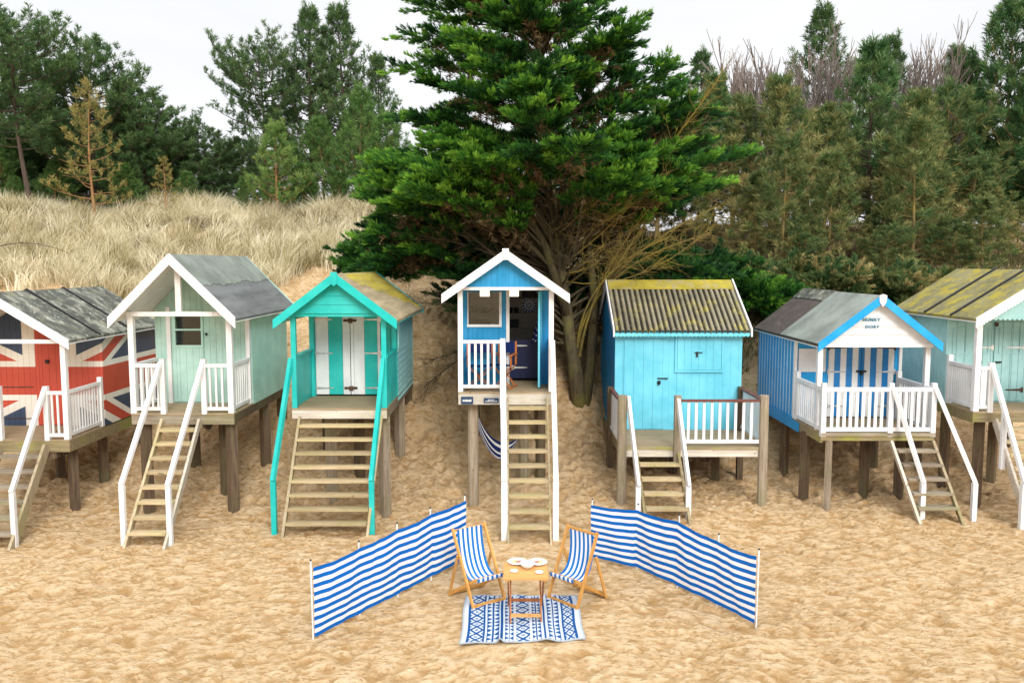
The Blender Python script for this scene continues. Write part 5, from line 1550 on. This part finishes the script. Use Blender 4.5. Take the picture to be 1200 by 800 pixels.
for i, (px, Y, ty_, key, sx_, lb) in enumerate(((858, 33.5, 165, 'R4', 1.3, 'olive pine low in the shade right of the cypress'), (900, 34.5, 170, 'R2', 1.3, 'green pine deep behind the young pine with ochre stem'), (940, 33.0, 130, 'R4', 1.3, 'olive pine deep between the two ochre stems'), (990, 34.0, 165, 'R2', 1.4, 'green pine deep behind the tallest blue green pine'), (1040, 33.0, 130, 'R4', 1.3, 'olive pine deep right of the tallest blue green pine'), (1085, 35.0, 140, 'R3', 1.3, 'dense pine deep left of the right edge pines'), (1190, 35.5, 120, 'R3', 1.2, 'dense pine deep behind the right edge pines'), (1140, 28.0, 180, 'R4', 1.4, 'olive pine under the dense right edge pines'), (1195, 26.6, 235, 'R1', 1.6, 'lowest olive pine at the right edge above the scalloped hut'), (1035, 25.8, 235, 'R1', 1.5, 'low olive pine directly behind the white gabled hut'), (940, 25.4, 240, 'R1', 1.5, 'low olive pine above the black part of the striped hut roof'))):
    place_tree(key, 'pine_tree', lb, px, Y, ty_, i * 1.9 + .7, group=GY, sxy=sx_)
for i, (px, Y, ty_, key, lb) in enumerate(((770, 31.5, 120, 'R4', 'rounded pine hidden behind the lower right limbs of the cypress'), (805, 33.0, 140, 'R4', 'rounded pine in the shade just right of the cypress limbs'), (745, 34.0, 140, 'B', 'dark pine behind the cypress, seen between its bare limbs'), (690, 35.0, 150, 'B', 'dark pine straight behind the cypress trunk'))):
    place_tree(key, 'pine_tree', lb, px, Y, ty_, i * 1.4 + .9, group=GY if key == 'R4' else GA, sxy=1.3)
place_tree('D', 'pine_tree', 'airy dark pine top rising behind the bare trees on the right', 955, 44, 4, .4, group=GA)
place_tree('D', 'pine_tree', 'airy dark pine top left of the right edge trees', 1035, 45, 40, 2.0, group=GA)
place_tree('D', 'pine_tree', 'dark narrow pine seen through the gap beside the cypress crown', 818, 42, 58, 1.2, group=GA)
place_tree('D', 'pine_tree', 'dark airy pine behind the dense right edge pines', 1110, 44, 52, 3.3, group=GA)

# bare deciduous trees
def bare_tree(seed, H):
    rd = random.Random(seed); mb = MB()
    def grow(p, d, ln, r_, lev):
        q = p + d * ln; mid = p + d * ln * .5 + Vector((rd.uniform(-1, 1), rd.uniform(-1, 1), rd.uniform(-.3, .3))) * ln * .06
        mb.tube([tuple(p), tuple(mid), tuple(q)], [r_, r_ * .85, r_ * .62], 4 if lev < 2 else 3)
        if lev >= 5: return
        for k in range(3 if lev < 3 else 2 + (rd.random() < .5)):
            a = rd.uniform(0, 6.28); sp_ = rd.uniform(.18, .5)
            o = Vector((math.cos(a), math.sin(a), 0)) * sp_
            nd = (d + o + Vector((0, 0, .22))).normalized()
            grow(p + d * ln * rd.uniform(.55, 1.0), nd, ln * rd.uniform(.6, .82), r_ * .66, lev + 1)
    for k in range(3):
        grow(Vector((rd.uniform(-.3, .3), rd.uniform(-.3, .3), -.2)), Vector((rd.uniform(-.25, .25), rd.uniform(-.25, .25), 1)).normalized(), H * .28, H * .012, 0)
    return mb
b0 = None
for i, (px, Y, ty_, lb) in enumerate(((872, 32.5, 36, 'bare leafless tree nearest the cypress crown on the right'), (905, 33, 28, 'bare leafless tree second from the cypress, grey twigs against sky'), (985, 34, 30, 'bare leafless tree left of the tallest young pine top'), (1050, 33.5, 30, 'bare leafless tree right of the tallest young pine top'), (1085, 33, 55, 'bare rust twigged tree beside the dense right pines'))):
    X = at(px, 300, Y).x; zb_ = gz(X, Y)
    if b0 is None:
        b0 = bare_tree(5, 8.0).build('bare_tree', M['bare'])
        zmax = max(v.co.z for v in b0.data.vertices); o = b0
    else:
        o = b0.copy(); COL.objects.link(o)
    o.location = (X, Y, zb_); s = (at(px, ty_, Y).z - zb_) / zmax; o.scale = (s * .9, s * .9, s); o.rotation_euler = (0, 0, i * 1.3)
    tag(o, lb, 'tree', 'bare trees behind the pines')

# ------------------------------------------------------------------ the great cypress
def cypress():
    g = np.random.default_rng(77)
    q = at(681, 452, 18.9); bx, by = q.x, 18.9; bz = gz(bx, by)
    t = thing('cypress_tree', 'great green cypress with bare lichen-yellow lower limbs towering behind the blue hut', 'tree', (bx, by, bz))
    o = np.array([bx, by, bz])
    trunk = [np.array(p) - o for p in ((bx, by, bz - .5), (bx - .12, by + .02, bz + .6), (1.32, 19.0, 3.3), (1.08, 19.1, 5.0), (.85, 19.3, 7.0), (.62, 19.5, 9.5), (.5, 19.5, 13.2))]
    mb = MB(); limb_tube(mb, trunk, .22, .04, 10)
    stem2 = [np.array(p) - o for p in ((bx + .05, by, bz - .4), (bx + .22, by + .05, 2.6), (1.9, 19.05, 4.0), (1.75, 19.2, 5.6), (1.5, 19.4, 7.6), (1.3, 19.6, 10.2))]
    limb_tube(mb, stem2, .15, .04, 8)
    fork = [np.array(p) - o for p in ((1.28, 19.0, 3.6), (.75, 18.7, 5.2), (.15, 18.5, 6.3), (-.25, 18.4, 7.2))]
    limb_tube(mb, fork, .12, .05, 7)
    tr_ = mb.build('trunk', M['bark_cyp'], t, smooth=True)
    limbs = MB(); ylim = MB()
    PP, DD, SS, TT = [], [], [], []
    QP, QD, QS, QT = [], [], [], []
    ax = lambda z: np.array([np.interp(z, [1.5, 3.3, 5, 7, 9.5, 13.2], [bx, 1.32, 1.08, .85, .62, .5]), np.interp(z, [1.5, 5, 9.5], [18.9, 19.1, 19.5]), z])
    def plume(c, pd, pl, rad, bright, ns):
        """one dense feathery plume of foliage"""
        side = unit(np.cross(pd, [.02, .03, 1.])); upv = np.cross(side, pd)
        v = g.random(ns) ** .85; a = g.uniform(0, 6.283, ns)
        rr = rad * (1 - v) ** .6 * np.sqrt(g.random(ns)) * (.55 + .6 * np.minimum(1, v * 5))
        offs = side[None] * (np.cos(a) * rr)[:, None] * 1.25 + upv[None] * (np.sin(a) * rr)[:, None] * .5
        pos = c + pd[None] * (v * pl)[:, None] + offs + np.array([0, 0, -.12])[None] * (v * v)[:, None] * pl
        dr = pd[None] * .9 + offs / (rad + .01) * .7 + np.array([0, 0, .22]) + g.normal(0, .16, (ns, 3))
        PP.append(pos); DD.append(dr); SS.append((1.1 - .45 * v) * g.uniform(.8, 1.2, ns))
        TT.append(np.clip(bright * (.45 + .65 * v) + .16 * np.sin(a) * (rr / (rad + .01)) + g.normal(0, .05, ns), 0, 1))  # tint lifted on each plume's upper side, painting light from above
    def clad(pts, ln, u0, spread, dens, t0, t1, thick=.35):
        npt = len(pts)
        nl = max(2, int(ln * dens * (1 - u0)))
        for k in range(nl + 1):
            u = 1.0 if k == nl else u0 + (1 - u0) * (k + g.uniform(0, .9)) / nl
            i = min(npt - 2, int(u * (npt - 1))); f = u * (npt - 1) - i
            c = pts[i] * (1 - f) + pts[i + 1] * f
            dl = unit(pts[i + 1] - pts[i])
            side = np.cross(dl, [0, 0, 1.]); side /= np.linalg.norm(side) + 1e-6
            s_ = (1 if k % 2 else -1) * (0 if k == nl else 1)
            pl = g.uniform(.65, 1.25) * (1.15 if k == nl else 1) * spread / .55
            pd = unit(dl * g.uniform(.7, 1.1) + side * s_ * g.uniform(.3, .95) + np.array([0, 0, g.uniform(-.04, .30)]))
            plume(c + np.array([0, 0, g.uniform(-.15, .3) * thick]), pd, pl, g.uniform(.09, .16), t0 + (t1 - t0) * g.random() ** 1.3, int(42 * pl))
            # sub plumes
            for q in range(4):
                b_ = c + pd * pl * g.uniform(.1, .55); d2 = unit(pd * .7 + side * g.uniform(-1, 1) * .9 + np.array([0, 0, g.uniform(-.08, .3)]))
                plume(b_, d2, pl * g.uniform(.3, .6), g.uniform(.06, .11), t0 + (t1 - t0) * g.random() ** 1.3, int(15 * pl))
            if g.random() < .5:
                for z in range(10):
                    QP.append(c - dl * g.uniform(.0, .5) + g.normal(0, .13, 3) - np.array([0, 0, .14])); QD.append(pd + g.normal(0, .4, 3)); QS.append(g.uniform(.7, 1.1)); QT.append(g.random())
    # crown limbs
    Rz = lambda z: float(np.interp(z, [5.6, 6.4, 7.2, 8.0, 8.8, 9.7, 10.9, 12.2, 13.4], [3.0, 3.55, 3.5, 3.15, 2.5, 2.0, 1.55, .85, .25]))
    nl = 118
    for k in range(nl):
        z = 6.5 + 6.9 * ((k + g.random()) / nl) ** 1.05; z = round(z / .62 + g.normal(0, .16)) * .62 + g.normal(0, .05)
        az = k * 2.39996 + g.uniform(-.35, .35)
        ln = Rz(z) * g.uniform(.80, 1.07) * (.99 if math.cos(az) > .2 else 1.0)
        if math.sin(az) < -.3: ln *= .86
        ln *= 1 + .16 * math.sin(az * 3 + z * 1.7) + .10 * math.sin(az * 5 - z * 2.9 + 1)
        if g.random() < .13: ln *= 1.22
        if g.random() < .12: continue
        hd = np.array([math.cos(az), math.sin(az), 0])
        start = ax(max(5.0, z - ln * g.uniform(.30, .5)))
        end = ax(z) * [1, 1, 0] + hd * ln + np.array([0, 0, z])
        mid = ax(z) * [1, 1, 0] + hd * ln * .5 + np.array([0, 0, z - ln * .02])
        pts = curve3(start, mid, end, 8)
        limb_tube(limbs, pts - o, .05, .012, 5)
        lower = z < 7.6 and math.sin(az) < 0
        clad(pts - o, ln, .42 if z < 8.5 else .25, .55, 3.5, .12, 1.0, .3)
    # left skirt, hanging low to the left
    for k in range(34):
        az = math.pi + g.uniform(-.8, .22)
        z = g.uniform(4.75, 6.9); fz = (z - 4.75) / 2.15
        ln = np.interp(z, [4.7, 5.3, 6.2, 7], [3.85, 3.75, 3.5, 3.2]) * g.uniform(.86, 1.03)
        hd = np.array([math.cos(az), math.sin(az), 0])
        start = ax(g.uniform(3.6, 5.8)); end = np.array([.8, 19.3, 0]) + hd * ln + np.array([0, 0, z])
        mid = (start + end) / 2 + np.array([0, 0, .65])
        pts = curve3(start, mid, end, 8); limb_tube(limbs, pts - o, .045, .012, 5)
        clad(pts - o, ln, .60 - .10 * fz, .5, 4.2, .15, .95, .4)
    # bright bough reaching forward on the left, and one on the right
    for (c0, spread_, nb, ln0, tb) in ((math.pi + .55, .55, 20, 3.1, .55), (-.95, .35, 9, 2.6, .45)):
        for k in range(nb):
            az = c0 + g.uniform(-spread_, spread_); z = g.uniform(6.3, 7.5); ln = ln0 * g.uniform(.8, 1.12); hd = np.array([math.cos(az), math.sin(az), 0])
            start = ax(z - 1.9); end = ax(z) * [1, 1, 0] + hd * ln + np.array([0, 0, z - .25]); mid = (start + end) / 2 + np.array([0, 0, .7])
            pts = curve3(start, mid, end, 8); limb_tube(limbs, pts - o, .04, .012, 5)
            clad(pts - o, ln, .42, .5, 4.4, tb, 1.0, .4)
    # right shoulder
    for k in range(16):
        az = g.uniform(-.45, .5); z = g.uniform(6.0, 8.0)
        ln = g.uniform(2.5, 3.15) * (1 if z > 6.5 else .85); hd = np.array([math.cos(az), math.sin(az), 0])
        start = ax(z - 1.6); end = ax(z) * [1, 1, 0] + hd * ln + np.array([0, 0, z]); mid = (start + end) / 2 + np.array([0, 0, .15])
        pts = curve3(start, mid, end, 8); limb_tube(limbs, pts - o, .045, .012, 5)
        clad(pts - o, ln, .52, .5, 4, .1, .9, .4)
    # back mass to close the crown from behind
    for k in range(52):
        az = math.pi / 2 + g.uniform(-1.5, 1.5); z = g.uniform(3.7, 7.0); ln = g.uniform(1.9, 3.5); hd = np.array([math.cos(az), math.sin(az), 0])
        start = ax(z - .8); end = ax(z) * [1, 1, 0] + hd * ln + np.array([0, 0, z]); mid = (start + end) / 2 + np.array([0, 0, .4])
        pts = curve3(start, mid, end, 8); limb_tube(limbs, pts - o, .04, .012, 5)
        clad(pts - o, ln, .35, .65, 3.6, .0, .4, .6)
    # bare lower limbs with twigs, yellow with lichen on the right
    def twigs(mbx, pts, ln, n, r_):
        npt = len(pts)
        for k in range(n):
            u = g.uniform(.42, 1.0); i = min(npt - 2, int(u * (npt - 1))); f = u * (npt - 1) - i
            c = pts[i] * (1 - f) + pts[i + 1] * f; dl = unit(pts[i + 1] - pts[i])
            d = unit(dl * .9 + g.normal(0, .5, 3) + np.array([0, 0, .12])); l = g.uniform(.3, .95) * (1.15 - .5 * u)
            e = c + d * l; m_ = c + d * l * .5 + g.normal(0, .04, 3)
            mbx.tube([tuple(c), tuple(m_), tuple(e)], [r_, r_ * .7, r_ * .3], 3)
            for z in range(3):
                v = g.uniform(.3, .95); cc = c + (e - c) * v; d2 = unit(d + g.normal(0, .55, 3)); 
                mbx.tube([tuple(cc), tuple(cc + d2 * l * g.uniform(.25, .5))], [r_ * .55, r_ * .25], 3)
    for k in range(23):
        az = g.uniform(-2.9, .35) if k % 3 else g.uniform(-.6, .6)
        z0 = g.uniform(3.4, 6.3) if math.cos(az) < .15 else g.uniform(4.3, 6.3); ln = g.uniform(1.7, 3.9) * (1.0 if math.sin(az) > -.6 else .62); rise = g.uniform(.25, .9) if math.cos(az) > 0 else g.uniform(-.1, .45)
        hd = np.array([math.cos(az), math.sin(az), 0]); start = ax(z0)
        end = start + hd * ln + np.array([0, 0, ln * rise]); mid = (start + end) / 2 + np.array([0, 0, -.20 * ln * (rise + .2)]) + g.normal(0, .22, 3)
        # keep clear of the hut roof in front
        if end[1] < 18.2 and abs(end[0]) < 1.6 and end[2] < 5.6: end[2] = 5.7
        pts = curve3(start, mid, end, 8) - o
        right = math.cos(az) > .2 and g.random() < .75
        r_ = g.uniform(.014, .034)
        limb_tube(ylim if right else limbs, pts, r_, .008, 5)
        twigs(ylim if right else limbs, pts, ln, int(ln * 11), .0055)
    for (p0, p1, p2, r_) in (((1.5, 18.9, 3.2), (2.6, 18.7, 5.4), (4.0, 18.6, 7.0), .06), ((1.45, 18.9, 2.9), (1.9, 18.8, 4.9), (4.6, 18.5, 6.1), .055), ((1.5, 18.9, 2.9), (1.7, 18.6, 4.8), (4.4, 18.3, 5.5), .05), ((1.55, 18.85, 2.7), (1.75, 18.5, 4.4), (2.9, 18.2, 5.9), .05), ((1.2, 18.9, 3.4), (-.4, 18.5, 5.2), (-1.6, 18.4, 5.9), .05), ((1.0, 18.9, 4.4), (-.9, 18.7, 5.4), (-2.6, 18.7, 5.5), .045), ((1.5, 18.85, 3.0), (1.6, 18.3, 4.7), (3.4, 17.8, 5.4), .04), ((-.6, 18.9, 3.0), (-1.5, 18.8, 2.5), (-2.0, 18.6, 2.0), .03), ((1.2, 19, 3), (-.6, 18.9, 3.1), (-1.9, 18.8, 2.6), .04), ((1.2, 19, 3.2), (-.6, 19.1, 4.0), (-2.5, 19.0, 3.9), .04)):
        pts = curve3(np.array(p0), np.array(p1), np.array(p2), 10) - o
        yy = p2[0] > 0
        limb_tube(ylim if yy else limbs, pts, r_ * .8, .008, 6); twigs(ylim if yy else limbs, pts, 4, 44, .006)
    limbs.build('limbs', M['twig'], t)
    ylim.build('lichen_limbs', M['twig_yellow'], t)
    PP, DD, SS, TT = map(np.concatenate, (PP, DD, SS, TT))
    print('cypress tufts', len(PP))
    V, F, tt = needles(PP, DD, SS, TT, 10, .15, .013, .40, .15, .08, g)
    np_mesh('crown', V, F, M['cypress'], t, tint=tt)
    V, F, tt = needles(np.array(QP), np.array(QD), np.array(QS), np.array(QT), 12, .15, .012, .8, .15, .2, g)
    np_mesh('dead_foliage', V, F, M['cyp_brown'], t, tint=tt)
    return t
cypress()

# low green cypress shrub between the corrugated and the striped hut
def shrub(name, label, cx, cy, rx, ry, rz_, n, mat, t0, t1, seed, zoff=0.0):
    g = np.random.default_rng(seed); zb_ = gz(cx, cy) + zoff
    t = thing(name, label, 'shrub', (cx, cy, zb_))
    PP, DD, SS, TT = [], [], [], []; st = MB()
    def plume(c, pd, pl, rad, bright, ns):
        side = unit(np.cross(pd, [.02, .03, 1.])); upv = np.cross(side, pd)
        v = g.random(ns) ** .85; a = g.uniform(0, 6.283, ns); rr = rad * (1 - v) ** .6 * np.sqrt(g.random(ns)) * (.55 + .6 * np.minimum(1, v * 5))
        offs = side[None] * (np.cos(a) * rr)[:, None] * 1.25 + upv[None] * (np.sin(a) * rr)[:, None] * .75
        PP.append(c + pd[None] * (v * pl)[:, None] + offs); DD.append(pd[None] * .9 + offs / (rad + .01) * .7 + np.array([0, 0, .22]) + g.normal(0, .16, (ns, 3)))
        SS.append((1.1 - .45 * v) * g.uniform(.8, 1.2, ns)); TT.append(np.clip(bright * (.45 + .65 * v) + g.normal(0, .05, ns), 0, 1))
    for k in range(n // 9):
        a = g.uniform(0, 6.283); ln = g.uniform(.55, 1.1); el_ = g.uniform(.05, .9)
        end = np.array([math.cos(a) * rx * ln, math.sin(a) * ry * ln, rz_ * (.15 + .85 * math.sin(el_)) * g.uniform(.7, 1.1)])
        pts = curve3(np.zeros(3), end * [.5, .5, .9], end, 6); limb_tube(st, pts, .025, .006, 4)
        dl = unit(pts[-1] - pts[-2])
        for q in range(7):
            u = g.uniform(.45, 1); ii = min(4, int(u * 5)); c = pts[ii] + (pts[ii + 1] - pts[ii]) * (u * 5 - ii)
            pd = unit(dl + g.normal(0, .55, 3) * [1, 1, .5] + [0, 0, .1]); pl = g.uniform(.35, .8)
            plume(c, pd, pl, g.uniform(.07, .13), g.uniform(t0, t1), int(40 * pl))
    PP, DD, SS, TT = map(np.concatenate, (PP, DD, SS, TT))
    V, F, tt = needles(PP, DD, SS, TT, 10, .15, .013, .40, .15, .08, g)
    st.build('stems', M['twig'], t); np_mesh('crown', V, F, mat, t, tint=tt)
    return t
q = at(868, 335, 21.2); shrub('cypress_shrub', 'low bright green cypress bush between the corrugated roof and the striped hut', q.x, 21.6, 1.7, .9, .95, 520, M['cypress'], .15, .9, 5, .25)
q = at(822, 300, 22.5); shrub('cypress_shrub', 'dark green bush behind the ridge of the corrugated roof', q.x, 23.0, 1.2, .9, 1.1, 300, M['cypress'], .0, .5, 6, .3)
q = at(445, 312, 21.0); shrub('cypress_shrub', 'green cypress sprays low behind the turquoise hut roof', q.x, 20.9, .8, .7, .8, 240, M['cypress'], .1, .7, 8, 1.3)

for i, (px, cy, rx, rz_, lb) in enumerate(((955, 22.0, 1.1, .8, 'olive scrub bush behind the back ridge of the striped hut'), (1008, 22.4, 1.2, .9, 'olive scrub bush behind the white gabled peak'), (1052, 21.8, 1.0, .75, 'olive scrub bush in the gap between striped and mossy roofs'), (1095, 22.2, 1.2, .8, 'olive scrub bush behind the mossy roof, left of its first batten'), (1160, 22.0, 1.3, .8, 'olive scrub bush behind the mossy roof near the right edge'), (905, 23.2, 1.1, .8, 'olive scrub bush right behind the green cypress bush'))):
    shrub('scrub_bush', lb, at(px, 320, cy).x, cy, rx, .8, rz_, 260, M['pine_olive'], .0, .95, 40 + i, .05)['group'] = 'scrub bushes behind the right huts'

# ------------------------------------------------------------------ marram grass and scrub
def blades(cx, cy, nper, hmin, hmax, spread, seed, tmu, tsd, wid, wind=(.28, 0)):
    g = np.random.default_rng(seed); n = len(cx)
    X = np.repeat(cx, nper) + g.normal(0, spread, n * nper); Y = np.repeat(cy, nper) + g.normal(0, spread, n * nper)
    m = n * nper
    Z = smooth_ground(X, Y) - .03
    ts = np.repeat(g.normal(tmu, tsd, n), nper) + g.normal(0, .16, m)
    sc = np.repeat(g.uniform(.55, 1.2, n), nper)
    H = g.uniform(hmin, hmax, m) * sc
    wd = np.repeat(g.normal(wind[0], .38, n), nper); wy = np.repeat(g.normal(wind[1], .35, n), nper)
    lx = (X - np.repeat(cx, nper)) * 1.3 + wd + g.normal(0, .25, m); ly = (Y - np.repeat(cy, nper)) * 1.3 + wy + g.normal(0, .25, m)
    b = np.stack([X, Y, Z], 1)
    d1 = unit(np.stack([lx * .5, ly * .5, np.ones(m)], 1)); d2 = unit(np.stack([lx * 1.6, ly * 1.6, np.full(m, .75)], 1))
    mid = b + d1 * (H * .55)[:, None]; tip = mid + d2 * (H * .5)[:, None]
    a = g.uniform(0, 6.283, m); w = np.stack([np.cos(a), np.sin(a), np.zeros(m)], 1) * (wid * g.uniform(.7, 1.3, m))[:, None]
    V = np.stack([b - w, b + w, mid + w * .8, mid - w * .8, tip], 1).reshape(-1, 3)
    i = np.arange(m)[:, None] * 5
    F = np.concatenate([i + [0, 1, 2], i + [0, 2, 3], i + [3, 2, 4]], 0)
    return V, F, np.repeat(np.clip(ts, 0, 1), 5)

g = np.random.default_rng(3)
cx, cy = g.uniform(-26, -1.2, 2900), 22.3 + 13.5 * g.random(2900) ** .85
nz = np.sin(cx * .8 + 1.1 * np.sin(cy * .7)) + np.sin(cy * 1.3 - cx * .4 + 2)
z = smooth_ground(cx, cy)
lim = np.interp(cx, [-26, -13, -10.5, -7.5, -5.6, -3.5, -1], [22.2, 22.4, 23.1, 22.4, 23.7, 22.9, 24.3])
keep = (cy > lim + .45 * nz + g.normal(0, .25, 2900)) & (nz > -1.7)
cx, cy = cx[keep], cy[keep]
V, F, tt = blades(cx, cy, 58, .40, 1.0, .15, 9, .62, .25, .012)
mg = np_mesh('marram_grass', V, F, M['marram'], tint=tt); mg['kind'] = 'stuff'; mg['label'] = 'pale straw coloured marram grass covering the dune'
cx, cy = g.uniform(1.6, 17, 3200), g.uniform(20.0, 36, 3200)
keep = g.random(3200) < .6 + .4 * np.sin(cx * 1.3) * np.sin(cy)
V, F, tt = blades(cx[keep], cy[keep], 22, .16, .48, .18, 12, .36, .25, .011, (.1, 0))
sg = np_mesh('undergrowth', V, F, M['scrub'], tint=tt); sg['kind'] = 'stuff'; sg['label'] = 'brown and olive undergrowth beneath the pines on the bank'
# brambles: dark tangles in the grass
def bramble(label, cx, cy, rx, n, seed):
    g = np.random.default_rng(seed); mb = MB(); z0 = gz(cx, cy)
    for k in range(n):
        a = g.uniform(-1, 1) * rx; b = g.uniform(-.4, .4); p = np.array([a, b, gz(cx + a, cy + b) - z0 + .1])
        d = np.array([g.normal(0, 1), g.normal(0, .4), g.uniform(.4, 1.0)]); l = g.uniform(.4, .9)
        p2 = p + np.array([d[0] * .6, d[1] * .5, -.05]) * l * 1.3 + [0, 0, g.uniform(.1, .4)]; p1 = (p + p2) / 2 + [0, 0, l * .75]
        limb_tube(mb, curve3(p, p1, p2, 6), .008, .004, 3)
    o = mb.build('bramble', M['twig']); o.location = (cx, cy, z0)
    tag(o, label, 'bramble', 'brambles in the dune grass')
q = at(385, 262, 30); bramble('brown bramble tangle in the grass left of the cypress', q.x, 29.6, 1.9, 170, 4)
q = at(255, 275, 29); bramble('brown bramble tangle in the grass above the mint hut', q.x, 29.0, 1.3, 90, 5)
mb = MB(); a, c = at(-12, 292, 24.2), at(98, 306, 24.2); m_ = at(40, 272, 24.2)
limb_tube(mb, curve3(np.array(a), np.array(m_), np.array(c), 12), .016, .006, 4)
o = mb.build('dead_branch', M['twig']); tag(o, 'thin dead branch arching through the grass at the far left', 'branch')

# ------------------------------------------------------------------ light
SUN_EL, SUN_AZ = 30, 166   # azimuth measured clockwise from +Y; behind and to the left of the camera
w = bpy.data.worlds.new('World'); scene.world = w; w.use_nodes = True
nt = w.node_tree; bg = nt.nodes['Background']
sky = nt.nodes.new('ShaderNodeTexSky'); sky.sky_type = 'NISHITA'; sky.sun_disc = False
sky.sun_elevation = R(SUN_EL); sky.sun_rotation = R(SUN_AZ); sky.air_density = 1.0; sky.dust_density = 2.0
hs = nt.nodes.new('ShaderNodeHueSaturation'); hs.inputs['Saturation'].default_value = .25
nt.links.new(sky.outputs[0], hs.inputs['Color'])
tc = nt.nodes.new('ShaderNodeTexCoord'); sxyz = nt.nodes.new('ShaderNodeSeparateXYZ'); nt.links.new(tc.outputs['Generated'], sxyz.inputs[0])
up_ = math_n(nt, 'MAXIMUM', sxyz.outputs[2], 0.0)
grad = math_n(nt, 'MULTIPLY_ADD', math_n(nt, 'MAXIMUM', math_n(nt, 'SUBTRACT', up_, .32), 0.0), 23.0, 6.9)            # overcast sky: brighter overhead than at the horizon
cl = noise(nt, 2.2, 6, .55, vec=tc.outputs['Generated'], stretch=(1, 1, 3.5))
grad = math_n(nt, 'MULTIPLY', grad, math_n(nt, 'MULTIPLY_ADD', cl, .30, .85))
comb = nt.nodes.new('ShaderNodeCombineColor')
nt.links.new(math_n(nt, 'MULTIPLY', grad, .985), comb.inputs[0]); nt.links.new(math_n(nt, 'MULTIPLY', grad, .995), comb.inputs[1]); nt.links.new(math_n(nt, 'MULTIPLY', grad, 1.02), comb.inputs[2])
nt.links.new(mix_col(nt, .85, hs.outputs[0], comb.outputs[0]), bg.inputs['Color'])
bg.inputs['Strength'].default_value = .10
sl = bpy.data.lights.new('sun', 'SUN'); so = bpy.data.objects.new('sun', sl); COL.objects.link(so)
sl.energy = 1.6; sl.angle = R(22); sl.color = (1, .96, .90)
az = R(SUN_AZ); el = R(SUN_EL)
sd = Vector((math.sin(az) * math.cos(el), math.cos(az) * math.cos(el), math.sin(el)))
so.rotation_euler = sd.to_track_quat('Z', 'Y').to_euler(); so.location = (0, 0, 30)

vs = scene.view_settings
vs.view_transform = 'Standard'; vs.look = 'None'; vs.exposure = 0.6; vs.gamma = 1; vs.use_curve_mapping = False
scene.cycles.max_bounces = 6
scene.cycles.use_adaptive_sampling = True
scene.cycles.use_denoising = True
